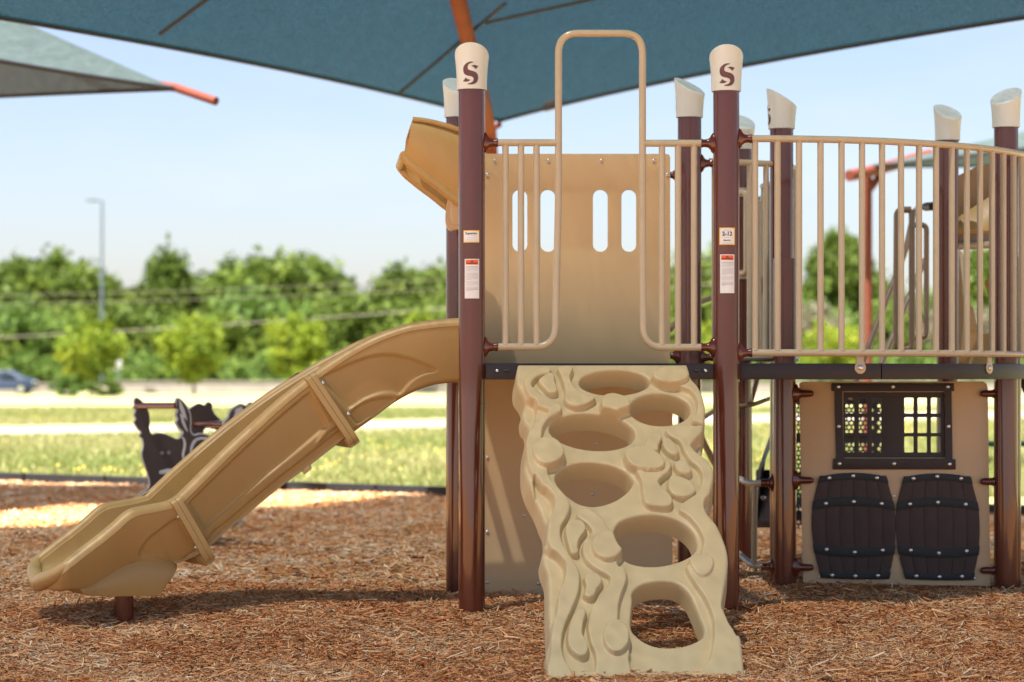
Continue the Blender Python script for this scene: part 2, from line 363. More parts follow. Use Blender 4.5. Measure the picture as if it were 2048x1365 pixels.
# ------------------------------------------------------------------ wood chips
def chips(n, x0, x1, y0, y1, lmin, lmax, lift, wide=1.0, tone_mu=.54):
    u = rng.random(n); y = y0+(y1-y0)*u; half = np.maximum(np.abs(x0), x1)
    x = x0+(x1-x0)*rng.random(n); fr = np.minimum(1, (y+1.5)/(y1+1.5)); x = x*fr
    keep = y < edge_y(x)-.1; x, y = x[keep], y[keep]; n = len(x)
    L = (lmin+(lmax-lmin)*rng.random(n)**2)*.5; W = L*(.07+.16*rng.random(n))*wide+.0012; T = W*(.35+.3*rng.random(n))
    th = rng.random(n)*2*np.pi; tilt = rng.normal(0, .22, n); roll = rng.normal(0, .42, n)
    z = gz(x, y)+lift*rng.random(n)+.002
    ax = np.stack([np.cos(th)*np.cos(tilt), np.sin(th)*np.cos(tilt), np.sin(tilt)], -1)
    sd = np.stack([-np.sin(th), np.cos(th), np.zeros(n)], -1); nn = np.cross(ax, sd)
    s2 = sd*np.cos(roll)[:, None]+nn*np.sin(roll)[:, None]; n2 = np.cross(ax, s2)
    C = np.stack([x, y, z], -1); V = np.empty((n, 6, 3))
    for e, sg in enumerate((-1, 1)):
        end = C+ax*(sg*L)[:, None]; tp = (.45+.55*rng.random(n))[:, None]
        V[:, e*3+0] = end+s2*W[:, None]*tp; V[:, e*3+1] = end-s2*W[:, None]*tp
        V[:, e*3+2] = end+n2*T[:, None]*tp+ax*(rng.normal(0, .12, n)*L)[:, None]
    base = (np.arange(n)*6)[:, None]
    q = [[0, 1, 4, 3], [1, 2, 5, 4], [2, 0, 3, 5]]; Fc = np.concatenate([base+np.array(k) for k in q])
    # larger damp / fresh patches shift the tone a little
    patch = .10*np.sin(x*2.3+y*.7)*np.sin(y*2.9-x)+.06*np.sin(x*7+y*5)
    patch += .10*np.sin(x*1.1+2*np.sin(y*1.7))*np.sin(y*2.1+x*.8); tone = np.clip(rng.normal(tone_mu, .23, n)+patch, 0, 1)
    return V.reshape(-1, 3), Fc, np.repeat(tone, 6)
parts = [chips(350000, -4.3, 4.3, 8.3, 13.4, .016, .058, .016, .8), chips(9000, -3.6, 3.6, 8.3, 13.4, .05, .10, .03, .8, .55), chips(120000, -7.5, 6, 13.2, 27.5, .03, .10, .02, 1.0, .72)]
V = []; Fc = []; T = []; off = 0
for v, f, t in parts: V.append(v); Fc.append(f+off); T.append(t); off += len(v)
tag(np_mesh('wood_chips', np.concatenate(V), np.concatenate(Fc), M['wood'], np.concatenate(T)), 'reddish brown shredded wood chips covering the playground floor', 'wood chips', kind='stuff')
# grass tufts
def tufts(n):
    y = 23+60*rng.random(n)**1.5; x = (rng.random(n)*2-1)*(y*.24+2)
    keep = y > edge_y(x)+.2; keep &= ~((CH*F/y+HZ < 874-.0156*(x*F/y+1024)) & (CH*F/y+HZ > 853-.0156*(x*F/y+1024)))
    x, y = x[keep], y[keep]; n = len(x); h = (.02+.05*rng.random(n))*(1+y/60); wd = .006*(1+y/15)
    th = rng.random(n)*np.pi; dx = np.cos(th)*wd; dy = np.sin(th)*wd; lx = rng.normal(0, .3, n)*h; ly = rng.normal(0, .3, n)*h
    V = np.empty((n, 3, 3)); V[:, 0] = np.stack([x-dx, y-dy, np.zeros(n)], -1); V[:, 1] = np.stack([x+dx, y+dy, np.zeros(n)], -1); V[:, 2] = np.stack([x+lx, y+ly, h], -1)
    tone = np.clip(rng.normal(.5, .2, n)+.25*np.sin(x*.6+y*.15)*np.sin(y*.35), 0, 1)
    return np_mesh('grass_blades', V.reshape(-1, 3), np.arange(n*3).reshape(-1, 3), M['blade'], np.repeat(tone, 3))
tag(tufts(150000), 'yellow green rough grass growing across the field', 'grass', kind='stuff')
nfl = 5000; y = 27+45*rng.random(nfl)**1.2; x = (rng.random(nfl)*2-1)*(y*.24+2)
keep = (y > edge_y(x)+.5) & (np.sin(x*.5+1)*np.sin(y*.22)+rng.normal(0, .35, nfl) > .35); x, y = x[keep], y[keep]; n = len(x)
V = np.empty((n, 4, 3)); z = .06+.06*rng.random(n); s = .006+.006*rng.random(n)
for k, (a, b) in enumerate(((-1, -1), (1, -1), (1, 1), (-1, 1))): V[:, k] = np.stack([x+a*s, y+b*s*.4, z+b*s*.8], -1)
tag(np_mesh('field_flowers', V.reshape(-1, 3), np.arange(n*4).reshape(-1, 4), M['flower']), 'tiny yellow wildflowers scattered in patches over the grass', 'flowers', kind='stuff')

# ------------------------------------------------------------------ shade canopies
def canopy(name, corners, peak, sag, fabric_mat, posts, label, zsag=.15, seams=(), frame=None):
    root = thing(name, (peak[0], peak[1], 0), label, 'shade canopy', 'fabric shade canopies over the playground')
    C = [Vector(c) for c in corners]; pk = Vector(peak); n = len(C); mb = MB(); N = 28; K = 16; ctr = Vector((pk.x, pk.y, 0)); hems = []
    for i in range(n):
        a, b = C[i], C[(i+1) % n]; edge = []
        inw = (ctr-Vector(((a.x+b.x)/2, (a.y+b.y)/2, 0))).normalized()
        for k in range(N+1):
            t = k/N; edge.append(a.lerp(b, t)+inw*sag*4*t*(1-t)-UP*zsag*4*t*(1-t)*0)
        hems.append(edge); rows = []
        for j in range(K+1):
            s = j/K; rows.append([e.lerp(pk, s)-UP*(zsag*4*s*(1-s)*(4*(k/N)*(1-k/N))) for k, e in enumerate(edge)])
        vs = [p for r in rows for p in r]; fs = []
        for j in range(K):
            for k in range(N): q = j*(N+1)+k; fs.append((q, q+1, q+N+2, q+N+1))
        mb.add(vs, fs)
    fab = mb.build('fabric', fabric_mat, root, angle=60)
    h = MB()
    for e in hems: h.tube(e, .022, 8)
    from mathutils.bvhtree import BVHTree
    if seams:
        bv = BVHTree.FromPolygons([Vector(v) for v in mb.v], mb.f)
        for sm_ in seams:      # stitched seams lie on the underside of the cloth
            pts = [Vector((*q, 0)) for q in sm_]; dn = []
            for a, b in zip(pts, pts[1:]): dn += [a.lerp(b, q/8) for q in range(8)]
            hit = []
            for q in dn+[pts[-1]]:
                dr = Vector(((q.x-1024)/F, 1, -(q.y-HZ)/F)).normalized(); hh = bv.ray_cast(Vector((0, 0, CH)), dr)
                if hh[0]: hit.append(hh[0]-dr*.02)
            if len(hit) > 1: h.tube(hit, .016, 6)
    h.build('hem', M['seam'], fab)
    fr = MB()
    for pl, r in posts: fr.tube([Vector(p) for p in pl], r, 16)
    fr.build('frame', M['red'] if len(posts) == 4 and fabric_mat is M['sail'] else M['red2'], root); return root
k = 1.3
Fc_ = Vector((P(1000, 243, 26).x, 26, 3.9)); pk = Vector((-.95, 13, 5.7))
canopy('shade_canopy', [Fc_, (10.4, 12.6, 3.95), (.5, 3.2, 3.9), (-9.6, 12.2, 3.85)], pk, 1.35, M['sail'],
       [([(-.22, 26.1, -.1), (-.22, 26.1, 3.45), (-.24, 25.9, 3.78), (-.30, 24.8, 3.98), (-.58, 19, 4.75), (-.93, 13.2, 5.55)], .075), ([Fc_-UP*.04, Vector((-.24, 25.9, 3.78))], .03),
        ([Fc_, P(1092, 214, 25.2)], .012), ([P(1092, 214, 25.2), P(1118, 206, 25.0)], .05)],
       'big blue fabric shade stretched over the tan play structure', seams=[[(320, 68), (412, 0), (480, -50)], [(800, 186), (868, 128), (935, 70), (1010, 8)], [(972, 46), (1070, 24), (1170, 2), (1300, -28)]])
canopy('shade_canopy', [P(352, 178, 23.1), (-9.3, 26.2, 3.9), (-12.5, 19, 3.9), (-5.9, 17.0, 3.9)], (-8.2, 21.6, 6.0), .35, M['sail2'],
       [([P(300, 168, 23.4), P(352, 176, 23.1), P(432, 203, 22.8)], .042), ([P(300, 168, 23.4), (-7.4, 21.8, 5.2)], .055)],
       'shade canopy corner with sunlit pale top hanging over the left of the field')
canopy('shade_canopy', [P(1745, 333, 31.3), (14.5, 32.4, 3.9), (19, 23, 3.9), (9.8, 21.5, 3.9)], (12, 27.2, 5.35), .3, M['sail2'],
       [([P(1698, 352, 30.9), P(1745, 342, 31.3), P(1860, 310, 32.4)], .075), ([P(1735, 350, 31.4), P(1735, 700, 31.4), P(1735, 948, 31.4)], .062), ([P(1735, 385, 31.4), P(1760, 352, 31.5)], .05)],
       'shade canopy on a rust red post seen through the bars of the curved railing')

# ------------------------------------------------------------------ play structure
ROOT = thing('play_structure', (1.0, 12.5, 0), 'tan and brown playground structure with slide, hoop rails, holed climbing wall and barrel panel', 'play structure')
BOLT = None
def bolt(p, n, r=.010, parent=None, name='bolt'):
    n = Vector(n).normalized(); x = n.orthogonal().normalized(); y = n.cross(x); p = Vector(p)
    prof = [(0.0, 1.0), (.35, 1.0), (.8, .85), (1.0, .45), (1.0, -.3)]
    mb = MB(); rings = []
    for rr, hh in reversed([(max(q[0], .28), q[1]) for q in prof]):
        rings.append([p+(x*math.cos(a)+y*math.sin(a))*r*rr+n*hh*r*.45 for a in [2*math.pi*i/12 for i in range(12)]])
    rings.append([p+(x*math.cos(a)+y*math.sin(a))*r*.26+n*r*.15 for a in [2*math.pi*i/12 for i in range(12)]])
    mb.loft(rings); return mb.build(name, M['bolt'], parent)
PR = .0645
POSTS = {}
S_MAIN = [(495,475),(440,470),(390,490),(350,530),(343,590),(360,630),(400,655),(450,665),(480,680),(492,700),(480,735),(450,755),(405,770),(450,778),(500,770),(540,740),(555,690),(548,640),(510,605),(460,590),(420,575),(408,545),(420,510),(450,490)]
S_UP = [(458,525),(500,512),(560,525),(522,570),(495,545)]
S_LO = [(337,732),(382,682),(410,705),(448,715),(420,735),(385,742)]
def post(key, px, Y, capbot, face, label=None, bottom=-.35, sletter=True, cap=True):
    c = Vector(((px-1024)*Y/F, Y, 0)); zt = CH-(capbot-HZ)*Y/F
    mb = MB(); mb.tube([c+UP*z for z in (bottom, .6, 1.2, 1.8, zt+.06)], PR, 40)
    po = mb.build('post', M['post'], ROOT, angle=60); POSTS[key] = c
    if not cap: return po
    # flared ivory cap, cut at a slant; "face" is the direction of its high side
    fd = Vector((math.sin(R(face)), -math.cos(R(face)), 0)); sd = Vector((fd.y*-1, fd.x, 0))
    n = 56; H = .172; A = .052; rings = []
    def rad(t): return .0735+.0105*t**2.2
    def pt(a, t, extra=0):
        dirv = fd*math.cos(a)+sd*math.sin(a); top = H+A*math.cos(a)
        r = rad(t)+extra; return c+dirv*r+UP*(zt+top*t)
    angs = [2*math.pi*i/n for i in range(n)]
    inner = [[c+(fd*math.cos(a)+sd*math.sin(a))*(PR+.002)+UP*(zt+.004) for a in angs], [c+(fd*math.cos(a)+sd*math.sin(a))*.071+UP*zt for a in angs]]
    body = [[pt(a, t) for a in angs] for t in (0.01, .2, .4, .6, .75, .9, .97)]
    tops = []
    for s, dz in ((.985, .004), (.93, .007), (.8, .006), (.5, .004), (.15, .003)):
        tops.append([c+(fd*math.cos(a)+sd*math.sin(a))*rad(1)*s+UP*(zt+H+A*math.cos(a)*s+dz-.004) for a in angs])
    cb = MB(); cb.loft(inner+body+tops)
    if sletter:
        for poly in (S_MAIN, S_UP, S_LO):
            pts = smooth_poly(poly, 3) if len(poly) > 8 else [Vector(q) for q in poly]
            q2 = [((q[0]-448)/6.827/410, (833-q[1])/6.827/410) for q in pts]
            # horizontal densification so the letter follows the round cap
            def fr(u, v, h):
                t = v/(H+A); r = rad(min(t*1.05, 1))+h; a = u/r
                return c+(fd*math.cos(a)+sd*math.sin(a))*r+UP*(zt+v)
            cb.plate(q2, fr, .004, mi=1, h0=.0012)
    cb.build('post_cap', [M['cap'], M['post']], po, angle=35); return po
pFL = post('FL', 943.6, 11.80, 181, -4)
pFR = post('FR', 1452.5, 11.90, 184, -2)
pBL = post('BL', 916, 13.04, 236, 205, bottom=-.2)
pBR = post('BR', 1379, 13.14, 236, 232)
pM1 = post('M1', 1563, 13.35, 259, -88)
post('M2', 1483, 14.87, 300, 200)
post('M3', 2012, 13.05, 256, 140)
post('M4', 1895, 14.35, 282, 205)
# underdeck legs of the barrel panel sit a little to the side of the upper line
post('L1', 1569, 13.2, 740, 0, cap=False); post('L2', 2018, 13.08, 740, 0, cap=False)
# labels with writing, wrapped on the post
def text_mesh(s, size, bold=0.0):
    cu = bpy.data.curves.new('t', 'FONT'); cu.body = s; cu.size = size; cu.align_x = 'CENTER'; cu.align_y = 'CENTER'; cu.offset = bold; cu.resolution_u = 3
    o = bpy.data.objects.new('t', cu); scn.collection.objects.link(o)
    dg = bpy.context.evaluated_depsgraph_get(); me = bpy.data.meshes.new_from_object(o.evaluated_get(dg))
    vs = [v.co.copy() for v in me.vertices]; fs = [tuple(p.vertices) for p in me.polygons]
    bpy.data.objects.remove(o); bpy.data.curves.remove(cu); bpy.data.meshes.remove(me); return vs, fs
def sticker(po, c, x0, y0, x1, y1, kind, name):
    Y = c.y-PR; sc = Y/F; mb = MB(); cx = (x0+x1)/2; zc = CH-((y0+y1)/2-HZ)*sc; W = (x1-x0)*sc; Hh = (y1-y0)*sc
    a0 = ((cx-1024)*sc-c.x)/PR
    def fr(u, v, h):
        a = a0+u/PR; return Vector((c.x+(PR+h)*math.sin(a), c.y-(PR+h)*math.cos(a), zc+v))
    def rect(x0, y0, x1, y1, mi, h, th=.001, r=0):
        n = max(2, int((x1-x0)/.008)); lo = [(x0+(x1-x0)*i/n, y0) for i in range(n+1)]; hi = [(x1-(x1-x0)*i/n, y1) for i in range(n+1)]
        b = len(mb.v)
        vs = [fr(*p, h) for p in lo]+[fr(*p, h) for p in reversed(hi)]
        mb.add(vs, [(i, i+1, n+2+i, n+1+i) for i in range(n)], mi)
    def txt(s, size, x, y, mi, bold=0, h=.0019):
        vs, fs = text_mesh(s, size, bold); mb.add([fr(v.x+x, v.y+y, h) for v in vs], fs, mi)
    w, h = W/2, Hh/2
    if kind == 'age':
        rect(-w, -h, w, h, 1, .0008); rect(-w*.87, -h*.89, w*.87, h*.89, 0, .0012)
        txt('2-12', .027, 0, h*.27, 3, .0009); txt('Superior', .0105, 0, -h*.47, 3, .0003)
        for yy, ww in ((.72, .5), (.62, .42), (.02, .35), (-.18, .75), (-.78, .6)): rect(-w*ww, h*yy-.0006, w*ww, h*yy+.0006, 4, .0016)
    elif kind == 'brand':
        rect(-w, -h, w, h, 1, .0008); rect(-w*.9, -h*.85, w*.9, h*.85, 0, .0012)
        txt('Superior', .0165, -w*.02, h*.5, 3, .0004)
        for yy, a, b in ((.1, -.1, .6), (-.2, -.55, .62), (-.52, -.7, .2), (-.52, .3, .7), (-.7, -.7, .2), (-.7, .3, .7)): rect(w*a, h*yy-.0006, w*b, h*yy+.0006, 4, .0016)
    else:
        rect(-w, -h, w, h, 3, .0008); rect(-w*.94, -h*.97, w*.94, h*.97, 0, .0012); rect(-w*.8, h*.69, w*.8, h*.93, 2, .0015)
        txt('WARNING', .0115, 0, h*.75, 3, .0004, .002)
        mb.add([fr(-.006, h*.815, .002), fr(.006, h*.815, .002), fr(0, h*.91, .002)], [(0, 1, 2)], 3)
        yy = .58; bl = [5, 7, 4, 4]
        for bi, nline in enumerate(bl):
            for j in range(nline):
                e = .8 if j < nline-1 else random.uniform(-.2, .5); dk = 3 if (bi, j) in ((0, 0), (3, 2)) else 4
                x = -.72
                while x < e-.05:
                    ww = random.uniform(.08, .24); rect(w*x, h*yy-.0009, w*min(x+ww, e), h*yy+.0009, dk, .0016); x += ww+.04
                yy -= .052
            yy -= .055
    return mb.build(name, [M['white'], M['yellow'], M['orange'], M['ink'], M['greyink']], po, smooth=False)
sticker(pFL, POSTS['FL'], 926, 461, 959.5, 485.5, 'brand', 'maker_label')
sticker(pFL, POSTS['FL'], 928, 517, 960, 598.5, 'warn', 'warning_label')
sticker(pFR, POSTS['FR'], 1438, 455.5, 1471, 490, 'age', 'age_label')
sticker(pFR, POSTS['FR'], 1439, 508, 1470.5, 588, 'warn', 'warning_label')

# collar clamp: flange on the post and a sleeve around a rail end
def collar(c, z, d, parent, L=.062, r=.019):
    d = Vector(d).normalized(); p = Vector((c[0], c[1], z)); mb = MB()
    side = d.cross(UP); rings = []
    for s, ry, rz in ((PR-.006, .030, .050), (PR+.004, .030, .050), (PR+.012, .026, .036), (PR+.022, .021, .024), (PR+.034, r+.001, r+.001), (PR+L-.012, r, r), (PR+L-.008, r+.003, r+.003), (PR+L, r+.002, r+.002)):
        rings.append([p+d*s+side*ry*math.cos(a)+UP*rz*math.sin(a) for a in [2*math.pi*i/20 for i in range(20)]])
    mb.loft(rings)
    for q in (-.036, .036):
        mb.tube([p+d*(PR+.006)+UP*q, p+d*(PR+.012)+UP*q], .006, 8)
    return mb.build('clamp', M['post'], parent, angle=50)

# ---- front gate rails and hoop (one bent tube frame each side, joined by the hoop)
TR = .0175
def fp(px, py):                          # a point on the front plane of the deck (through the two front posts)
    s = (px-1024)/F; Y = (11.8-.0787*-.197*-1)/(1) ; t = 0
    a, b = POSTS['FL'], POSTS['FR']; k_ = (b.y-a.y)/(b.x-a.x); Y = (a.y-k_*a.x)/(1-k_*s); return P(px, py, Y)
for side in (0, 1):
    if side == 0: path = [(996, 694), (1110, 694), (1117, 400), (1117, 67), (1201, 67)]; bars = (1011, 1042, 1073); tx0, tx1 = 996, 1116; rails = (286, 694)
    else: path = [(1402, 695), (1287, 695), (1285, 400), (1285, 67), (1201, 67)]; bars = (1324, 1356, 1388); tx0, tx1 = 1402, 1286; rails = (287, 695)
    pp = [fp(*q) for q in path]
    mb = MB(); mb.tube(fillet(pp, .098, 10), TR, 18)
    mb.tube([fp(tx0, rails[0]), fp(tx1, rails[0])], TR, 16)
    rail = mb.build('hoop_rail', M['rail'], ROOT, angle=60)
    for bx in bars:
        m2 = MB(); m2.tube([fp(bx, rails[0]+2), fp(bx, rails[1]-2)], .0160, 14)
        for yy, dy in ((rails[0], 8), (rails[1], -8)):   # weld bead
            m2.tube([fp(bx, yy+dy*.6), fp(bx, yy+dy)], [.0175, .0148], 14, cap=False)
        m2.build('baluster', M['rail'], rail, angle=60)
    pc = POSTS['FL'] if side == 0 else POSTS['FR']; dd = E if side == 0 else -E
    for yy in rails: collar(pc, fp(tx0, yy).z, dd, rail)

# ---- decks
def prism_xy(poly, z0, z1, mb, mi=0):
    n = len(poly); vs = [Vector((p[0], p[1], z1)) for p in poly]+[Vector((p[0], p[1], z0)) for p in poly]
    mb.add(vs, [tuple(range(n)), tuple(range(n, 2*n))[::-1]]+[(i, (i+1) % n, n+(i+1) % n, n+i) for i in range(n)], mi)
DZ = 1.222
a, b, c, d4 = POSTS['FL'], POSTS['FR'], POSTS['BR'], POSTS['BL']
mb = MB(); ins = .075
prism_xy([a+E*ins-D*.01, b-E*ins-D*.01, c-E*ins, d4+E*ins], DZ-.03, DZ, mb)
for t0, t1 in ((a+E*(PR+.002)-D*.012, b-E*(PR+.002)-D*.012),):
    m_ = (t0+t1)/2; mb.box(m_+UP*(DZ-.041), (t1-t0)/2, D*.006, UP*.038)
dk = mb.build('deck', M['deckedge'], ROOT, bevel=.002)
for pxs in (992, 1012, 1392, 1408):
    q = fp(pxs, 742); q = q-D*.0205; m2 = MB(); m2.tube([q-E*.012, q+E*.012], .0065, 10); m2.build('slot', M['ink'], dk)
    if pxs in (992, 1408): bolt(q-D*.006+E*.004, -D, .0075, dk)

# curved balcony: arc of radius 1.37 tangent to the front line
AR = 1.76; A0 = R(-4); O_ = POSTS['FR']
def arc(s, off=0.0):                     # arc length s from the post; heading turns away from the camera
    th = A0+s/AR; n0 = Vector((math.sin(A0), -math.cos(A0), 0))
    cc = O_-n0*AR; n = Vector((math.sin(th), -math.cos(th), 0))
    return Vector((cc.x, cc.y, 0))+n*(AR+off)
def s_at_px(px):
    lo, hi = 0, 2.6
    for _ in range(40):
        m_ = (lo+hi)/2; p = arc(m_)
        if 1024+p.x*F/p.y < px: lo = m_
        else: hi = m_
    return lo
zt_, zb_ = CH+(750-278)*11.9/F, CH+(750-706)*11.9/F
SE = 2.80
mb = MB(); mb.tube([arc(PR+.055+(SE-PR)*i/50)+UP*zt_ for i in range(51)], TR, 16); cr = mb.build('curved_rail', M['rail'], ROOT, angle=60)
mb = MB(); mb.tube([arc(PR+.055+(SE-PR)*i/50)+UP*zb_ for i in range(51)], TR, 16); mb.build('bottom_rail', M['rail'], cr, angle=60)
bx = [1510, 1555, 1598, 1641, 1683, 1724, 1764, 1802, 1838, 1872, 1903.5, 1933.5, 1960, 1984, 2006.6, 2027]
ss = [s_at_px(x) for x in bx]; step = (ss[-1]-ss[3])/12
ss += [ss[-1]+step*(i+1) for i in range(5)]
for s_ in ss:
    if s_ > SE: continue
    p = arc(s_); m2 = MB(); m2.tube([p+UP*(zb_+.006), p+UP*(zt_-.006)], .0160, 14)
    for z, dz in ((zt_, -1), (zb_, 1)): m2.tube([p+UP*(z+dz*.012), p+UP*(z+dz*.021)], [.018, .0148], 14, cap=False)
    m2.build('baluster', M['rail'], cr, angle=60)
for z in (zt_, zb_): collar(O_, z, arc(.2)-arc(0), cr)
# deck edge under it, two lengths meeting at a joint, plus the deck plate
joint = s_at_px(1769)
for s0, s1 in ((PR+.004, joint-.003), (joint+.003, SE)):
    n = 24; mb = MB(); rings = []
    for i in range(n+1):
        s_ = s0+(s1-s0)*i/n; rings.append([arc(s_, -.028)+UP*(DZ-.079), arc(s_, -.028)+UP*DZ, arc(s_, -.075)+UP*DZ, arc(s_, -.075)+UP*(DZ-.079)])
    mb.loft(rings); mb.build('deck_edge', M['deckedge'], ROOT, angle=30, bevel=.002)
mb = MB(); prism_xy([arc(.08+(SE-.1)*i/20, -.08) for i in range(21)]+[POSTS['M4']+Vector((.4, .2, 0)), POSTS['M4'], POSTS['M2'], POSTS['BR']+E*.12], DZ-.03, DZ-.002, mb); mb.build('deck', M['deckedge'], ROOT)
# hanging tabs
for px in (1725, 1987):
    s_ = s_at_px(px); p = arc(s_, -.018); tn = (arc(s_+.01)-arc(s_-.01)).normalized(); nn = Vector((tn.y, -tn.x, 0))
    out = [(-.024, 0), (.024, 0), (.018, -.030)]+[(.031*math.cos(a), -.068+.031*math.sin(a)) for a in [R(40-260*i/16) for i in range(17)]]+[(-.018, -.030)]
    mb = MB(); mb.plate(out, lambda u, v, h: p+tn*u+UP*(zb_-.005+v)+nn*h, .006, h0=-.004)
    tb = mb.build('tab', M['rail'], cr, bevel=.001); bolt(p+UP*(zb_-.073)-nn*.003, nn, .014, tb)

# ---- back panels of deck A
bp0, bp1 = POSTS['BL'], POSTS['BR']; bd = (bp1-bp0).normalized(); bn = Vector((bd.y, -bd.x, 0))
def pl_fr(p0, dirv, nrm_, off):          # photo px -> point on a vertical plane, returning frame fn
    def hit(px, py, h=0.0):
        o = p0+nrm_*(off+h); s = (px-1024)/F     # X = s*Y on ray; (X,Y) = o + dirv*k
        k_ = (s*o.y-o.x)/(dirv.x-s*dirv.y); q = o+dirv*k_; return Vector((q.x, q.y, CH-(py-HZ)*q.y/F))
    return hit
bh = pl_fr(bp0, bd, bn, .02)
def plane_uv(hit, pts):                  # convert photo points into metric (u,v) on that plane
    return [((hit(*p)-Vector((0, 0, 0))).dot(bd), hit(*p).z) for p in pts]
def planar(p0, dirv, nrm_, off):
    hit = pl_fr(p0, dirv, nrm_, off); base = Vector((p0.x, p0.y, 0))
    def uv(p):
        q = hit(*p); return ((q-base).dot(dirv), q.z)
    def fr(u, v, h): return base+dirv*u+nrm_*(off+h)+UP*v
    return uv, fr, hit
uv, fr, hit = planar(bp0, bd, bn, .02)
outl = [uv(p) for p in rrect(944, 308, 1340.5, 729, 8)]
slots = [[uv(p) for p in rrect(x0, 380, x1, 504, 14.8, 7)] for x0, x1 in ((1025, 1055), (1081, 1111), (1186, 1216), (1243, 1273))]
mb = MB(); mb.plate(outl, fr, .019, slots); pn = mb.build('upper_panel', M['panel'], ROOT, bevel=.0025, angle=30)
for x in (990, 1097, 1203, 1308): bolt(hit(x, 322, .001), bn, .0095, pn)
for x in (975, 1335): bolt(hit(x, 351, .001), bn, .010, pn)
outl = [uv(p) for p in rrect(944, 757, 1345, 1215, 5)]
mb = MB(); mb.plate(outl, fr, .019); pn2 = mb.build('lower_panel', M['panel'], ROOT, bevel=.0025, angle=30)
for x, y in ((1192, 887), (1186, 988), (1049, 930), (1048, 1031), (975, 917), (975, 1065), (1078, 1167), (975, 1165), (975, 812), (1326, 1060)): bolt(hit(x, y, .001), bn, .0095, pn2)
for z in (hit(1340, 350).z, hit(1340, 712).z): collar(POSTS['BR'], z, -bd, pn, L=.10, r=.016)
for z in (hit(1340, 326).z,): collar(POSTS['BR'], z, bd, pn)
for z in (hit(1340, 715).z,): collar(POSTS['BR'], z, bd, pn)
mb = MB(); prism_xy([bp0+bd*.07-bn*.01, bp1-bd*.07-bn*.01, bp1-bd*.07+bn*.015, bp0+bd*.07+bn*.015], DZ-.078, DZ-.004, mb); mb.build('deck_beam', M['deckedge'], ROOT)

# ---- rear curved rail
def far_arc(t):       # from the back right post out to the right and round to the rear post
    a, b, c = POSTS['BR']+bd*.11, P(1590, 0, 13.7), POSTS['M2']+Vector((.16, .1, 0))
    pts = [Vector((a.x, a.y, 0)), Vector((P(1500, 0, 13.25).x, 13.25, 0)), Vector((P(1570, 0, 13.42).x, 13.42, 0)), Vector((P(1592, 0, 13.8).x, 13.8, 0)), Vector((P(1570, 0, 14.4).x, 14.4, 0)), Vector((P(1525, 0, 14.9).x, 14.9, 0))]
    return pts
fa = smooth_poly(far_arc(0), 10, closed=False); zt2, zb2 = CH+(750-331)*13.4/F, CH+(750-717)*13.4/F
mb = MB(); mb.tube([p+UP*zt2 for p in fa], TR, 12); rr = mb.build('rear_rail', M['rail'], ROOT, angle=60)
mb = MB(); mb.tube([p+UP*zb2 for p in fa], TR, 12); mb.build('bottom_rail', M['rail'], rr, angle=60)
acc = 0; last = fa[0]; nxt = .03
for i in range(1, len(fa)):
    seg_ = (fa[i]-fa[i-1]).length
    while acc+seg_ > nxt:
        q = fa[i-1].lerp(fa[i], (nxt-acc)/seg_); px = 1024+q.x*F/q.y
        m2 = MB(); m2.tube([q+UP*zb2, q+UP*zt2], .0160, 10); m2.build('baluster', M['rail'], rr, angle=60); nxt += .11
    acc += seg_
r2p = [P(1515, 0, 15.1), P(1535, 0, 15.5), P(1548, 0, 16.1), P(1552, 0, 16.8)]
r2p = smooth_poly([Vector((p.x, p.y, 0)) for p in r2p], 4, closed=False)
mb = MB(); mb.tube([p+UP*(2.26+.13*i/len(r2p)) for i, p in enumerate(r2p)], TR, 12); r3 = mb.build('side_rail', M['rail'], ROOT, angle=60)
for i, p in enumerate(r2p):
    m2 = MB(); m2.tube([p+UP*zb2, p+UP*(2.26+.13*i/len(r2p))], .016, 10); m2.build('baluster', M['rail'], r3, angle=60)
# handle loop on the rear post
hb = POSTS['M2']; Yh = 14.7
mb = MB(); mb.tube(fillet([P(1480, 385, Yh), P(1493, 385, Yh-.05), P(1493, 548, Yh-.05), P(1480, 548, Yh)], .04, 6), .019, 12)
hl = mb.build('grab_handle', M['rail'], ROOT)
for py in (382, 548):
    mb = MB(); mb.tube([hb+UP*(P(0, py+9, Yh).z), hb+UP*(P(0, py-9, Yh).z)], PR+.006, 24); mb.build('clamp', M['rail'], hl)

# ---- barrel panel
L1, L2 = POSTS['L1'], POSTS['L2']; pd = (L2-L1).normalized(); pnm = Vector((pd.y, -pd.x, 0))
uv, fr, hit = planar(L1, pd, pnm, .01)
def Z7(p): return (1440+p[0]/2.4375, 680+p[1]/2.4375)
outl = [uv(Z7(p)) for p in [(400, 205), (1283, 203), (1300, 215), (1306, 240), (1318, 1200), (405, 1190), (386, 215)]]
win = [uv(Z7(p)) for p in [(600, 255), (1096, 255), (1100, 575), (603, 575)]]
mb = MB(); mb.plate(outl, fr, .019, [win]); bpn = mb.build('barrel_panel', M['panel2'], ROOT, bevel=.002, angle=30)
for q in ((484, 1155), (848, 762), (1241, 1163), (715, 1172)): bolt(hit(*Z7(q), .001), pnm, .008, bpn)
fo = [(543,212),(1140,212),(1140,250),(1128,250),(1133,582),(1148,582),(1148,632),(549,632),(551,580),(565,580),(558,250),(543,250)]
mb = MB(); mb.plate([uv(Z7(p)) for p in fo], fr, .016, [[uv(Z7(p)) for p in [(596, 252), (1096, 252), (1100, 578), (603, 578)]]], h0=.0165)
wf = mb.build('window_frame', M['dark'], bpn, bevel=.0025, angle=30)
for q in ((577,229),(843,229),(1111,229),(579,422),(1114,422),(582,604),(849,604),(1119,606)): bolt(hit(*Z7(q), .0175), pnm, .0105, bpn)
gh = []
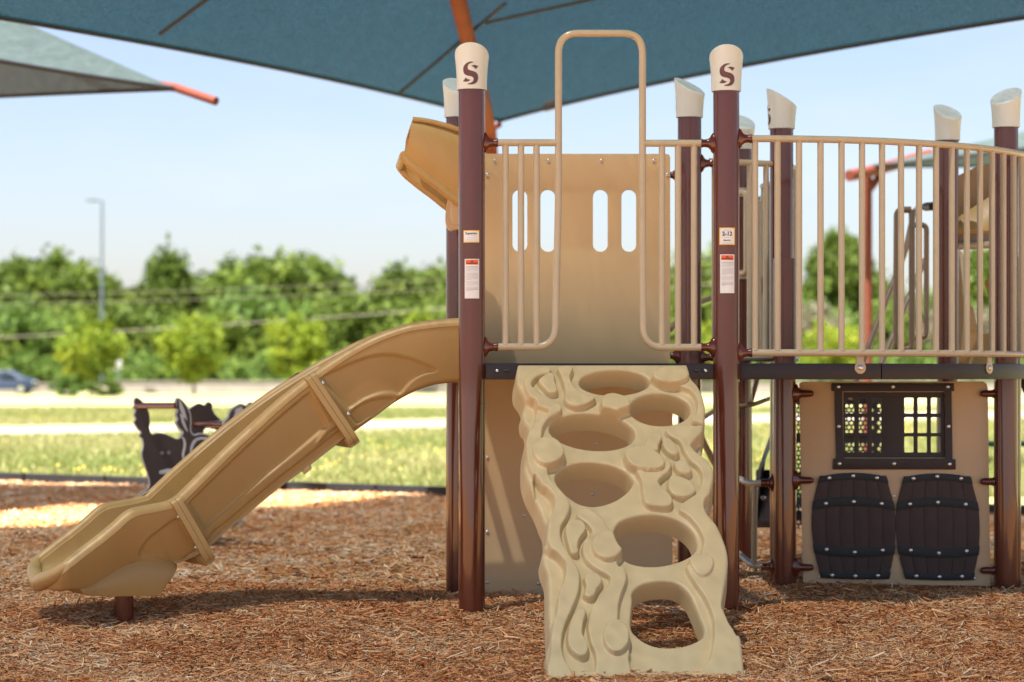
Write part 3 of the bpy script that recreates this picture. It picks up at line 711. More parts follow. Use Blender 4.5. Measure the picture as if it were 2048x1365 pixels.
for cols in ((612, 655), (678, 718), (742, 788), (900, 945), (965, 1010), (1030, 1076)):
    for rows in ((283, 360), (378, 455), (472, 550)): gh.append([uv(Z7(p)) for p in rrect(cols[0], rows[0], cols[1], rows[1], 5, 3)])
mb = MB(); mb.plate([uv(Z7(p)) for p in [(590, 245), (1104, 245), (1108, 585), (594, 585)]], fr, .014, gh, h0=-.021)
mb.build('window_lattice', M['dark'], bpn, bevel=.0015, angle=30)
B1 = [(487,668),(560,655),(650,650),(740,655),(810,668),(830,740),(848,810),(855,900),(852,1000),(840,1080),(820,1163),(740,1164),(650,1165),(560,1163),(495,1158),(470,1080),(452,980),(446,900),(450,820),(465,740)]
def clipband(up, lo, poly, grow=3):
    cy = lambda pts, x: np.interp(x, [p[0] for p in pts], [p[1] for p in pts])
    def xr(y):
        xs_ = []
        for i in range(len(poly)):
            a, b = poly[i-1], poly[i]
            if (a[1] > y) != (b[1] > y): xs_.append(a[0]+(b[0]-a[0])*(y-a[1])/(b[1]-a[1]))
        return (min(xs_), max(xs_)) if xs_ else (poly[0][0], poly[4][0])
    out = []
    n = 12
    for side_, pts in ((0, up), (1, lo)):
        ym = pts[0][1]; l, r_ = xr(min(max(ym, 669), 1157)); l -= grow; r_ += grow
        xx = [l+(r_-l)*i/n for i in range(n+1)]
        mid = pts[1]; row = []
        for x in xx:
            t = (x-l)/(r_-l); y = pts[0][1]*(1-t)**1*1+pts[2][1]*t; bul = mid[1]-(pts[0][1]+pts[2][1])/2
            row.append((x, y+bul*4*t*(1-t)))
        out.append(row)
    return out[0]+out[1][::-1]
for bi, (ox, oy) in enumerate(((0, 0), (410, 3))):
    sh = lambda pts: [(p[0]+ox, p[1]+oy*(1 if p[1] < 900 else 1.4)) for p in pts]
    body = smooth_poly(B1[4:11], 5, closed=False)+smooth_poly(B1[14:]+[B1[0]], 5, closed=False)[:-1]+[B1[0]]
    body = [B1[0], B1[1], B1[2], B1[3]]+[tuple(p) for p in smooth_poly(B1[4:11], 5, closed=False)]+[B1[11], B1[12], B1[13]]+[tuple(p) for p in smooth_poly(B1[14:]+[B1[0]], 5, closed=False)[:-1]]
    # staves: the barrel outline cut into curved boards with a groove between
    mb = MB(); NS = 6
    def halfw(y):
        xs_ = []
        for i in range(len(body)):
            a, b = body[i-1], body[i]
            if (a[1] > y) != (b[1] > y): xs_.append(a[0]+(b[0]-a[0])*(y-a[1])/(b[1]-a[1]))
        return (min(xs_), max(xs_))
    ysl = [672+i*(1155-672)/26 for i in range(27)]
    cuts = [0, .165, .335, .5, .68, .85, 1.0]
    for k_ in range(NS):
        l, r_ = [], []
        for y in ysl:
            x0, x1 = halfw(y); g_ = 1.1
            l.append((x0+(x1-x0)*cuts[k_]+(g_ if k_ else 0), y)); r_.append((x0+(x1-x0)*cuts[k_+1]-(g_ if k_ < NS-1 else 0), y))
        t_ = [(l[0][0], 655+3*abs(k_-2.5)), (r_[0][0], 655+3*abs(k_-2.5))]
        poly = t_+r_+[(r_[-1][0], 1160), (l[-1][0], 1160)]+l[::-1]
        poly = [(p[0], p[1]) for i, p in enumerate(poly)]
        mb.plate([uv(Z7(p)) for p in sh(poly)], fr, .012, h0=.0135)
    mb.plate([uv(Z7(p)) for p in sh(body)], fr, .009, h0=.0100)
    br = mb.build('barrel', M['stave'], bpn, bevel=.0012, angle=30)
    for up, lo in (([(487,668),(650,648),(812,668)], [(480,698),(650,682),(817,700)]), ([(456,785),(650,766),(845,788)], [(451,830),(650,809),(850,832)]),
                   ([(455,995),(650,1013),(855,1000)], [(462,1040),(650,1060),(850,1045)]), ([(487,1125),(650,1140),(828,1130)], [(495,1160),(650,1167),(820,1165)])):
        mb = MB(); mb.plate([uv(Z7(p)) for p in sh(clipband(up, lo, body))], fr, .006, h0=.0195); mb.build('barrel_band', M['band'], bpn, bevel=.001, angle=30)
    for q in ((533,673),(649,663),(765,673),(516,798),(652,789),(788,799),(520,1022),(657,1036),(793,1026),(547,1148),(660,1152),(770,1150)): bolt(hit(*Z7(sh([q])[0]), .020), pnm, .0105, bpn)
for q, c_, sgn in ((788, L1, 1), (962, L1, 1), (1137, L1, 1), (788, L2, -1), (963, L2, -1), (1140, L2, -1)):
    z = CH-(q-HZ)*13.1/F; dd = pd*sgn; mb = MB(); p = Vector((c_.x, c_.y, z))+pnm*.03; rings = []
    side = dd.cross(UP)
    for s_, r_, rz in ((PR-.02, .022, .052), (PR+.004, .022, .052), (PR+.012, .02, .034), (PR+.026, .019, .021), (PR+.075, .0185, .0185), (PR+.088, .014, .014), (PR+.093, .005, .005)):
        rings.append([p+dd*s_+side*r_*math.cos(a)+UP*rz*math.sin(a) for a in [2*math.pi*i/18 for i in range(18)]])
    mb.loft(rings); mb.build('clamp', M['post'], bpn, angle=50)

# ---- things behind, seen between the posts
def bent(name, pts, Y, r, m, parent=ROOT, fil=.08):
    mb = MB(); q = [P(p[0], p[1], p[2] if len(p) > 2 else Y) for p in pts]; mb.tube(fillet(q, fil, 7), r, 12); return mb.build(name, m, parent, angle=60)
lr = bent('lower_rail', [(1545, 965, 13.35), (1500, 968, 13.6), (1440, 940, 14.3)], 0, .018, M['rail'])
bent('lower_rail', [(1548, 1132, 13.35), (1505, 1132, 13.6), (1440, 1075, 14.3)], 0, .018, M['rail'])
mb = MB(); mb.tube([P(1510, 968, 13.55), P(1508, 1130, 13.55)], .016, 12); mb.build('baluster', M['rail'], lr)
for py in (965, 1132): collar(POSTS['L1'], P(0, py, 13.3).z, Vector((-1, .25, 0)), lr)
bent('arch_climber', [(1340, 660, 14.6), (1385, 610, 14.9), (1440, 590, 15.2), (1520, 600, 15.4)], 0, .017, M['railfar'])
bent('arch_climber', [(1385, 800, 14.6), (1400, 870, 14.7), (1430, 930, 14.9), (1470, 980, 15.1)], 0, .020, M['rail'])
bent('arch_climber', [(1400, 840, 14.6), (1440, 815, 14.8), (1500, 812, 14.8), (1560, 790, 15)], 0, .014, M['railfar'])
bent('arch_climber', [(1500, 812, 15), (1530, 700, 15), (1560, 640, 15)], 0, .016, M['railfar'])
# stair rails and grab loop on the right
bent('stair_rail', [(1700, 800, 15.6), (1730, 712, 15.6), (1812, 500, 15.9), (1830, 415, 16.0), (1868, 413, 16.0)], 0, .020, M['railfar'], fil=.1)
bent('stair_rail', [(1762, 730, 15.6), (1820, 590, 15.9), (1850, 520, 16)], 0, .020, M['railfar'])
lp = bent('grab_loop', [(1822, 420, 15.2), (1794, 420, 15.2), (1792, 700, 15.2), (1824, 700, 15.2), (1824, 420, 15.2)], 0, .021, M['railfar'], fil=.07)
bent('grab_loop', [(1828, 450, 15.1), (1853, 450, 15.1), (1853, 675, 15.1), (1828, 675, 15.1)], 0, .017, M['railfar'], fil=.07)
mb = MB(); mb.tube([P(1852, 414, 15.6), P(1866, 413, 15.4)], .028, 12); mb.build('clamp', M['dark'], lp)
# entrance plate and curved chute behind the right posts
Yc = 14.6
mb = MB()
mb.plate([(p[0], p[1]) for p in [(1886, 350), (1905, 345), (1905, 735), (1886, 735)]], lambda u, v, h: P(u, v, Yc+h), .06); ent = mb.build('chute_frame', M['panel2'], ROOT, bevel=.003, angle=30)
for y in (420, 508, 597, 687): bolt(P(1893, y, Yc-.065), Vector((0, -1, 0)), .012, ent)
def sheet(name, rows, m, parent=ROOT, th=.02):
    mb = MB(); rings = []
    for r_ in rows:
        a = [P(*q) for q in r_]; rings.append(a+[q+Vector((0, th, -th)) for q in a[::-1]])
    mb.loft(rings); return mb.build(name, m, parent, angle=60)
def qplate(name, pts, Y, th, m, par=ROOT):
    mb = MB(); mb.plate(pts, lambda u, v, h: P(u, v, Y-h), th); return mb.build(name, m, par, bevel=.003, angle=35)
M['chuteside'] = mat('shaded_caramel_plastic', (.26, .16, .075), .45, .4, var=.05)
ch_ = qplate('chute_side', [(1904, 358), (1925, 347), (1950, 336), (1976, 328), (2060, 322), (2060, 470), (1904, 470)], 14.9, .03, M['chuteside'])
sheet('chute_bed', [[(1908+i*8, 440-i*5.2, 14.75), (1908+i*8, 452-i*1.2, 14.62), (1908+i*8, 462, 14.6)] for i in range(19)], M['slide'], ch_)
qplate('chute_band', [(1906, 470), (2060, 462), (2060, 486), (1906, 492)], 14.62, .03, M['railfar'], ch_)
mb = MB(); mb.tube([P(1908+i*8.6, 494-i*.5, 14.55) for i in range(18)], .022, 10); mb.build('chute_lip', M['rail'], ch_)
sheet('chute_base', [[(1906, 500+i*16, 14.8), (1918+3*math.sin(i/14*3)*3, 500+i*16, 14.7), (1926+i*(1 if i < 7 else 3), 505+i*16, 14.8)] for i in range(15)], M['slide'])
sheet('chute_base', [[(1970+i*4, 560+i*12, 14.9), (1990+i*2, 560+i*12, 14.8), (2040, 560+i*12, 14.9)] for i in range(13)], M['slide'])
sheet('chute_base', [[(1925+i*6, 668, 14.8), (1925+i*6, 735, 14.7)] for i in range(10)], M['slide'])
# perforated dark barrier behind the barrel panel
mb = MB(); Yp = 15.6; cw = 9.2
for j in range(31):
    for i in range(22):
        cx = 1592+(i+.5*(j % 2))*cw; cy = 795+j*8.6; solid = (j % 9 in (0, 1)) or (i % 9 == 8)
        sq = [(cx-cw/2, cy-4.3), (cx, cy-4.3), (cx+cw/2, cy-4.3), (cx+cw/2, cy), (cx+cw/2, cy+4.3), (cx, cy+4.3), (cx-cw/2, cy+4.3), (cx-cw/2, cy)]
        if solid: mb.add([P(x, y, Yp) for x, y in sq], [tuple(range(8))]); continue
        oc = [(cx+3.5*math.cos(R(-135+45*k_)), cy+3.5*math.sin(R(-135+45*k_))) for k_ in range(8)]
        vs = [P(x, y, Yp) for x, y in sq+oc]; mb.add(vs, [(k_, (k_+1) % 8, 8+(k_+1) % 8, 8+k_) for k_ in range(8)])
pf = mb.build('perforated_step', M['blacksl'], ROOT, smooth=False)
sol = pf.modifiers.new('thick', 'SOLIDIFY'); sol.thickness = .012
sheet('crawl_chute', [[(1560, 840, 15.0), (1542-i*1.6, 865+i*6, 15.1), (1520-i*.8+8*math.sin(i/12*3), 930+i*10, 15.2), (1512+i*.3, 950+i*8.5, 15.25)] for i in range(13)], M['blacksl'])
cc_ = sheet('crawl_chute', [[(1512, 940+i*10, 15.2), (1560, 940+i*10, 15.1)] for i in range(12)], M['blacksl'])
bolt(P(1527, 996, 15.05), Vector((0, -1, 0)), .016, cc_)
sheet('rear_chute', [[(2030+i*5, 735+i*12, 13.9), (2060+i*4, 735+i*6, 13.6), (2110, 735+i*6, 13.5)] for i in range(9)], M['dark'])
mb = MB(); mb.tube([P(1960, 888, 19), P(2300, 889, 19)], .022, 10); mb.tube([P(2100, 888, 19), P(2100, 1050, 19)], .022, 10)
mb.tube([P(1990, 888, 19), P(1990, 888, 21)], .022, 10)
tag(mb.build('pipe_rail', M['green']), 'dark green pipe rail standing behind the right edge of the barrel panel', 'rail')

# ---- slide hood at the left, over the slide mouth
YH = 12.16
rim_n = [(809, 312), (822, 328), (850, 351), (880, 373), (903, 392), (925, 408)]
top_n = [(821, 236), (845, 237), (870, 241), (895, 247), (918, 254), (930, 258)]
mb = MB(); rings = []
NH = 22
def rm(i): return Vector(rim_n[0]).lerp(Vector(rim_n[-1]), 0) if False else None
for j in range(NH+1):          # from the near wall over to the far wall
    a = math.pi*j/NH; row = []
    near = j/NH
    for i in range(7):
        t = i/6; q = Vector((np.interp(t*5, range(6), [p[0] for p in top_n]), np.interp(t*5, range(6), [p[1] for p in top_n])))
        r0 = Vector((np.interp(t*5, range(6), [p[0] for p in rim_n]), np.interp(t*5, range(6), [p[1] for p in rim_n])))
        row.append((q, r0))
    rings.append(row)
# shell: near wall, crown, far wall as an inverted U with outer and inner skins
def hood_pt(t, b, dpt, inset):
    q = (np.interp(t*5, range(6), [p[0] for p in top_n]), np.interp(t*5, range(6), [p[1] for p in top_n]))
    r0 = (np.interp(t*5, range(6), [p[0] for p in rim_n]), np.interp(t*5, range(6), [p[1] for p in rim_n]))
    x = q[0]+(r0[0]-q[0])*b+3.5*math.sin(math.pi*min(max(b, 0), 1))*(1-t)**3+5*(1-t)**6*max(0, 1-4*b); y = q[1]+(r0[1]-q[1])*b
    p = P(x, y+inset*.35, YH); return p+D*(dpt+(.035 if dpt < .3 else -.035)*-math.sin(math.pi*min(max(b, 0), 1))**1.0)
HW = .62
prof = [(1.0, 0)]+[(1-.85*k_/8, 0) for k_ in range(1, 9)]+[(.06, .02), (0, .06), (-.02, .2), (-.02, HW-.2), (0, HW-.06), (.06, HW-.02)]+[(.15+.85*k_/8, HW) for k_ in range(9)]
th = .028
outer = [[hood_pt(t/8, b, dd, 0) for t in range(9)] for b, dd in prof]
inner = [[hood_pt(t/8, b if b > .3 else b+.12, min(max(dd, th), HW-th), 0)+Vector((.0, 0, -.004)) for t in range(9)] for b, dd in prof]
vs = [p for r_ in outer for p in r_]+[p for r_ in inner for p in r_]; n = 9; m_ = len(prof); off = n*m_; fs = []
for j in range(m_-1):
    for i in range(n-1):
        q = j*n+i; fs += [(q, q+1, q+n+1, q+n), (off+q, off+q+n, off+q+n+1, off+q+1)]
    for e_ in (0, n-1):
        q = j*n+e_; fs.append((q, q+n, off+q+n, off+q))
for i in range(n-1):
    for jj in (0, m_-1):
        q = jj*n+i; fs.append((q, q+1, off+q+1, off+q))
mb.add(vs, fs); hood = mb.build('slide_hood', M['slide'], ROOT, angle=50)
mb = MB()
for off_ in (0, HW-th/2):
    mb.tube([hood_pt(t/14, 1.0, off_+th/2, 0) for t in range(15)], .026, 12)
mb.tube([hood_pt(0, 1, th/2+(HW-th)*k_/6, 0) for k_ in range(7)], .026, 12)
mb.tube([hood_pt(t/14, .04, -.004, 0) for t in range(15)], .012, 10)
mb.build('hood_rim', M['slide'], hood, angle=60)
# lower cheek of the hood running down towards the slide mouth
mb = MB()
for dd0 in (.05, HW-.07):
    rings = []
    for i in range(13):
        t = i/12; y = 378+72*t; wv = 1 if t < .6 else math.sqrt(max(0, 1-((t-.6)/.4)**2)); x0 = 908-6*math.sin(t*2.2)+(1-wv)*10
        a, b = P(x0, y, YH)+D*dd0, P(936, y-6, YH)+D*dd0
        rings.append([a, b, b+D*.04, a+D*.04])
    mb = MB(); mb.loft(rings); mb.build('hood_cheek', M['panel2'], hood, angle=50, bevel=.006)

# ---- the slide
def near_Y(px): return float(np.interp(px, [-20, 62, 200, 300, 400, 500, 600, 700, 800, 918, 1000], [11.30, 11.37, 11.55, 11.68, 11.80, 11.92, 12.00, 12.06, 12.10, 12.12, 12.13]))
def phi(px): return R(float(np.interp(px, [0, 300, 400, 500, 600, 700, 800, 918], [27, 27, 26, 22, 15, 9, 6, 4.5])))
UPS = [((940, 636), (940, 768)), ((918, 636), (912, 766)), ((885, 638), (873, 770)), ((850, 642), (838, 781)), ((815, 648), (806, 797)), ((780, 659), (778, 815)), ((745, 673), (757, 832)), ((710, 691), (737, 847)), ((680, 709), (722, 858)), ((650, 729), (709, 868)), ((619, 751), (694, 880))]
MID = [((619, 751), (694, 880)), ((590, 773), (668, 901)), ((560, 798), (640, 924)), ((530, 825), (611, 947)), ((500, 853), (581, 970)), ((470, 881), (550, 995)), ((440, 910), (520, 1020)), ((410, 940), (488, 1047)), ((380, 970), (455, 1075)), ((350, 999), (422, 1108))]
EXI = [((350, 999), (422, 1108)), ((330, 1005), (400, 1120)), ((310, 1009), (378, 1131)), ((288, 1013), (352, 1137)), ((267, 1018), (326, 1133)), ((250, 1028), (300, 1130)), ((230, 1046), (273, 1136)), ((210, 1063), (246, 1150)), ((190, 1079), (220, 1166)), ((170, 1094), (195, 1179)), ((150, 1110), (170, 1184)), ((136, 1121), (150, 1185)), ((122, 1131), (133, 1186)), ((111, 1141), (119, 1186)), ((103, 1149), (110, 1185)), ((98, 1155), (104, 1184)), ((95.5, 1161), (101, 1182)), ((95, 1165), (99, 1180))]
SW = .53
EXI = [tuple((136-(136-p[0])*.68 if p[0] < 136 else p[0], p[1]) for p in e_) for e_ in EXI]
def resample(st, k_):
    a = smooth_poly([Vector((*s_[0], 0)) for s_ in st], k_, closed=False); b = smooth_poly([Vector((*s_[1], 0)) for s_ in st], k_, closed=False)
    return list(zip(a, b))
RECESS = [  # (outline in the side view, depth)
 ([(643,757),(672,740),(700,727),(735,714),(769,709),(800,712),(835,722),(873,741),(850,748),(828,760),(812,776),(800,789),(780,786),(755,789),(728,800),(700,818),(690,812),(668,787)], .016),
 ([(700,826),(722,808),(745,799),(772,795),(792,797),(784,808),(769,826),(752,829),(735,837),(717,849),(708,842)], .016),
 ([(722,852),(738,842),(754,836),(765,836),(752,848),(738,860),(728,866)], .012),
 ([(420,1076),(428,1060),(448,1050),(436,1062),(424,1078)], .012),
 ([(631,889),(640,870),(652,856),(672,845),(678,852),(658,866),(645,880)], -.010),
 ([(279,1113),(284,1094),(298,1076),(318,1060),(340,1044),(356,1037),(372,1056),(388,1078),(401,1101),(385,1112),(368,1125),(352,1134),(330,1122),(305,1115)], .016),
 ([(352,1134),(366,1118),(382,1106),(396,1100),(404,1110),(392,1124),(376,1140),(362,1152)], .010),
]
RECS = [([tuple(p) for p in smooth_poly([Vector((*q, 0)) for q in r_[0]], 3)], r_[1]) for r_ in RECESS]
RECS = [([(p[0], p[1]) for p in poly], dep) for poly, dep in RECS]
def sm0(x): x = np.clip(x, 0, 1); return x*x*(3-2*x)
def slide_section(name, stations, k_=4, nose=False, parent=ROOT):
    st = resample(stations, k_); NB = 60; rings = []; nS = len(st)
    wall_px = []
    for si, (rp, bp) in enumerate(st):
        npx = rp.x
        ins = 0
        if nose:
            t = max(0, min(1, (136-rp.x)/(136-108))); ins = SW/2*(1-math.sqrt(max(0, 1-t*t)))
        f = phi(rp.x); lat = Vector((-math.sin(f), math.cos(f), 0))
        Rm = P(rp.x, rp.y, near_Y(rp.x)); Bt = P(bp.x, bp.y, near_Y(bp.x))
        Dn = Bt-Rm; out_ = []; W = SW-2*ins; o = lat*ins
        bed = .70 if not nose else float(np.interp(rp.x, [95, 140, 200, 280, 350], [.45, .5, .62, .68, .70]))
        rr = min(.030, Dn.length*.42, max(W*.24, .004)); und = float(np.interp(rp.x, [95, 160, 300, 350, 420, 918], [.02, .08, .11, .06, .05, .05]))*(W/SW); Dl = Dn.length; du = Dn/Dl
        loop = []
        # near outer wall from the rim down (b 0..1)
        for i in range(NB+1):
            b = i/NB; bb = rr*1.35+(Dl-rr*1.35-.02)*b; loop.append(((.004 if i else 0)+und*b**1.3, bb, 'w'))
        uw = min(.05, W*.2)+und
        loop += [(und+.012, Dl-.008, ''), (uw, Dl, ''), (W/2, Dl, ''), (W-uw, Dl, ''), (W-.012, Dl-.008, '')]
        for i in range(8): b = 1-i/7; loop.append((W-.010*(1-b), rr+(Dl-rr-.02)*b, ''))
        cx = rr
        for a in range(0, 181, 22): loop.append((W-.010-rr+rr*math.cos(R(a)), rr-rr*math.sin(R(a)), ''))
        ib = rr*2.25+.008; bd_ = Dl*bed; c0 = min(.07, W*.3)
        for t_ in (.0, .3, .6, .85, 1): q = t_*math.pi/2; loop.append((W-ib-c0*.6*(1-math.cos(q)), rr+(bd_-rr)*math.sin(q)*1.0, ''))
        loop.append((W/2, bd_, ''))
        for t_ in (1, .85, .6, .3, .0): q = t_*math.pi/2; loop.append((ib+c0*.6*(1-math.cos(q)), rr+(bd_-rr)*math.sin(q), ''))
        for a in range(0, 90, 18): loop.append((.008+rr*1.25+rr*math.cos(R(a)), rr-rr*math.sin(R(a)), ''))
        for a in range(90, 181, 15): loop.append((rr*1.25+.008+(rr*1.25+.008)*math.cos(R(a)), rr*1.35-rr*1.35*math.sin(R(a)), ''))
        ring = []
        for k2, (u, b, tg) in enumerate(loop): ring.append(Rm+o+lat*u+du*b)
        rings.append((ring, lat))
    # near wall relief
    nr = NB+1; pts = []
    for ring, lat in rings:
        for q in ring[:nr]: pts.append((1024+q.x*F/q.y, HZ-(q.z-CH)*F/q.y))
    pts = np.array(pts); off_ = np.zeros(len(pts))
    if True:
        for poly, dep in RECS:
            s_ = sdf(pts, poly); off_ += dep*sm0((s_+2)/6.5)
    if name == 'slide':
        b_ = np.tile(np.arange(nr)/NB, len(rings)); t_ = np.repeat(np.arange(len(rings))/(len(rings)-1), nr)
        off_ += .020*sm0((b_-.07)/.05)*sm0((.74-b_)/.05)*sm0((t_-.045)/.03)*sm0((.955-t_)/.03)+.012*sm0((b_-.86)/.04)
    k3 = 0; out_rings = []
    for si, (ring, lat) in enumerate(rings):
        r2 = [q.copy() for q in ring]
        for i in range(nr): r2[i] += lat*off_[k3]; k3 += 1
        out_rings.append(r2)
    mb = MB(); mb.loft(out_rings); return mb.build(name, M['slide'], parent, angle=55)
slide = slide_section('slide', MID, 16)
slide_section('slide_top', UPS, 13, parent=slide)
slide_section('slide_exit', EXI, 10, nose=True, parent=slide)
# joint flanges
for (rp, bp), ex in (((Vector((619, 751)), Vector((712, 890))), (6, -5)), ((Vector((350, 999)), Vector((423, 1126))), (6, -5))):
    f = phi(rp.x); lat = Vector((-math.sin(f), math.cos(f), 0)); Rm = P(rp.x, rp.y, near_Y(rp.x)); Bt = P(bp.x, bp.y, near_Y(bp.x)); Dn = Bt-Rm; Dl = Dn.length; du = Dn/Dl
    al = lat.cross(du).normalized()
    for sg in (1, -1):
        mb = MB(); prs = []
        path = [(.030, -.004), (-.002, .004), (-.014, .035), (-.018, Dl*.5), (-.016, Dl-.05), (.0, Dl-.012), (.04, Dl+.002), (SW-.04, Dl+.002), (SW, Dl-.012), (SW+.016, Dl-.05), (SW+.016, .035), (SW+.002, .004), (SW-.03, -.004)]
        sm = [tuple(q)[:2] for q in smooth_poly([Vector((*q, 0)) for q in path], 4, closed=False)]
        rings = []
        for k_ in range(len(sm)):
            u, b = sm[k_]; u2, b2 = sm[min(k_+1, len(sm)-1)]; u1, b1 = sm[max(k_-1, 0)]
            tx, ty = u2-u1, b2-b1; ln = math.hypot(tx, ty) or 1; nx_, ny_ = -ty/ln, tx/ln
            p0 = Rm+lat*u+du*b; p1 = Rm+lat*(u-nx_*-.022)+du*(b-ny_*-.022)
            p1 = Rm+lat*(u+(.022 if u < SW/2 else -.022)*(0 if .03 < u < SW-.03 else 1))+du*(b-(.05 if .03 < u < SW-.03 and b > Dl/2 else 0))
            w0, w1 = (0.0008*sg, .027*sg)
            rings.append([p0+al*w0, p0+al*w1, p1+al*w1, p1+al*w0])
        mb.loft(rings); mb.build('flange', M['slide'], slide, angle=45, bevel=.003)
for x, y, c_ in ((646, 766, 1), (697, 828, 1), (631, 781, 1), (675, 845, 1), (357, 1034, 1), (392, 1095, 1)):
    f = phi(x); nn = Vector((math.sin(f), -math.cos(f), 0)); bolt(P(x, y, near_Y(x))+nn*.004, nn, .0095, slide)
# skirt under the exit and its support leg
mb = MB(); f = R(27); lat = Vector((-math.sin(f), math.cos(f), 0)); al2 = Vector((-math.cos(f), -math.sin(f), 0))
prof = [((165, 1172), (178, 1193)), ((192, 1165), (192, 1195.5)), ((222, 1145), (222, 1196.5)), ((262, 1122), (262, 1196.5)), ((305, 1112), (305, 1195.5)), ((345, 1120), (333, 1191)), ((372, 1134), (350, 1168))]
rings = []
prof = list(zip([tuple(q)[:2] for q in smooth_poly([Vector((*q[0], 0)) for q in prof], 6, closed=False)], [tuple(q)[:2] for q in smooth_poly([Vector((*q[1], 0)) for q in prof], 6, closed=False)]))
for (tx, ty), (bx_, by_) in prof:
    a = P(tx, ty, near_Y(tx)); b = P(bx_, by_, near_Y(bx_))
    rings.append([a+lat*.125, a.lerp(b, .25)+lat*.095, a.lerp(b, .6)+lat*.080, b+lat*.095, b+lat*(SW-.05), a.lerp(b, .5)+lat*(SW-.02), a+lat*(SW-.03)])
mb.loft(rings); mb.build('exit_skirt', M['slide'], slide, angle=45, bevel=.004)
mb = MB(); nr_ = []; fr_ = []
for rp, bp in resample([e_ for e_ in EXI if e_[0][0] < 205], 6):
    t = max(0, min(1, (136-rp.x)/(136-108))); ins = SW/2*(1-math.sqrt(max(0, 1-t*t))); ff = phi(rp.x); l2 = Vector((-math.sin(ff), math.cos(ff), 0))
    Rm = P(rp.x, rp.y, near_Y(rp.x)); Bt = P(bp.x, bp.y, near_Y(bp.x)); du_ = (Bt-Rm).normalized(); q = .030
    nr_.append(Rm+l2*min(ins+.036, SW/2)+du_*.030); fr_.append(Rm+l2*max(SW-ins-.036, SW/2)+du_*.030)
pth = nr_+fr_[::-1]; cl = [pth[0]]
for p in pth[1:]:
    if (p-cl[-1]).length > .012: cl.append(p)
m_ = len(cl); mb.tube(cl, [.022+.020*math.sin(math.pi*i/(m_-1))**2 for i in range(m_)], 18); mb.build('exit_lip', M['slide'], slide, angle=70)
lc = P(248, 1195, near_Y(248))+lat*SW*.42; lc.x = P(248, 0, lc.y).x
mb = MB(); mb.tube([Vector((lc.x, lc.y, -.3)), Vector((lc.x, lc.y, lc.z+.03))], .047, 24); mb.build('slide_leg', M['post'], slide)
for x, y in ((620, 935), (478, 1052)):
    p = P(x, y, near_Y(x))+D*.03; mb = MB(); q0 = P(x-14, y+12, near_Y(x))+D*.03; mb.box((p+q0)/2+D*.15, (p-q0)/2, D*.13, (p-q0).cross(D).normalized()*.012); mb.build('underside_lug', M['slide'], slide, bevel=.003)

# ---- the climbing wall: relief surface with six holes
CT = P(1205, 727, 11.70); CB = P(1290, 1352, 10.15)
cu = Vector((math.cos(R(5)), math.sin(R(5)), 0)); cv = (CB-CT); cv = (cv-cu*cv.dot(cu)*0).normalized(); cn = cu.cross(cv).normalized()
if cn.y > 0: cn = -cn
cv2 = cn.cross(cu).normalized();  cv2 = cv2 if cv2.z < 0 else -cv2
def cuv(p, h=0.0):                       # photo point -> (u,v) on the board plane raised by h
    r_ = Vector(((p[0]-1024)/F, 1, -(p[1]-HZ)/F)); o = Vector((0, 0, CH)); q = CT+cn*h
    t = (q-o).dot(cn)/r_.dot(cn); x = o+r_*t-q; return (x.dot(cu), x.dot(cv2))
def cpt(u, v, h): return CT+cu*u+cv2*v+cn*h
def Z3(p): return (1020+p[0]/4.015, 700+p[1]/4.015)
def Z4(p): return (1060+p[0]/3.739, 1000+p[1]/3.739)
def poly(pts, f_, h=0, k_=4): return [tuple(q)[:2] for q in smooth_poly([Vector((*cuv(f_(p), h), 0)) for p in pts], k_)]
I = lambda p: p
left = [(1036,729),(1033,745),(1034,768),(1046,788),(1050,800),(1046,812),(1048,830),(1056,842),(1057,862),(1051,880),(1049,905),(1049,925),(1051,944),(1060,971),(1075,999),(1087,1029),(1094,1048),(1093,1080),(1086,1099),(1089,1120),(1097,1144),(1098,1190),(1099,1241),(1100,1275),(1094,1300),(1093,1331),(1095,1380)]
right = [(1490,1378),(1486,1341),(1480,1285),(1471,1277),(1460,1251),(1448,1213),(1449,1182),(1455,1134),(1449,1097),(1431,1054),(1418,1020),(1419,996),(1426,964),(1423,943),(1408,918),(1405,895),(1404,872),(1408,850),(1409,825),(1404,800),(1394,780),(1381,765),(1379,745),(1374,729)]
lu = [tuple(q)[:2] for q in smooth_poly([Vector((*cuv(p), 0)) for p in left], 5, closed=False)]
ru = [tuple(q)[:2] for q in smooth_poly([Vector((*cuv(p), 0)) for p in right], 5, closed=False)]
def dens(a, b, n): return [(a[0]+(b[0]-a[0])*i/n, a[1]+(b[1]-a[1])*i/n) for i in range(1, n)]
outline = lu+dens(lu[-1], ru[0], 60)+ru+dens(ru[-1], lu[0], 60)
holes = [
 [cuv(p) for p in ellipse(1228.7, 765.5, 70, 25.2, 0, 64)],
 [cuv(p) for p in ellipse(1320, 819.5, 61, 31.8, 2, 60)],
 [cuv(p) for p in ellipse(1184.4, 864.2, 86, 36.5, 5, 70)],
 poly([(362,1030),(400,970),(500,920),(640,905),(800,925),(920,975),(985,1040),(985,1080),(940,1140),(860,1200),(760,1240),(660,1255),(560,1235),(470,1180),(400,1110)], Z3, 0, 5),
 poly([(645,195),(700,150),(800,122),(900,112),(1010,122),(1120,160),(1200,220),(1240,290),(1248,360),(1210,410),(1130,455),(1020,485),(900,497),(790,485),(715,455),(650,380),(620,290)], Z4, 0, 5),
 poly([(765,760),(765,700),(800,655),(860,625),(960,608),(1060,612),(1130,640),(1190,700),(1230,780),(1270,880),(1300,960),(1295,1020),(1240,1060),(1150,1095),(1060,1105),(960,1100),(870,1070),(800,1020),(755,960),(755,860)], Z4, 0, 4)]
HP, HV, HL = .055, .030, .034
feats = []   # (polygon, height, bevel)
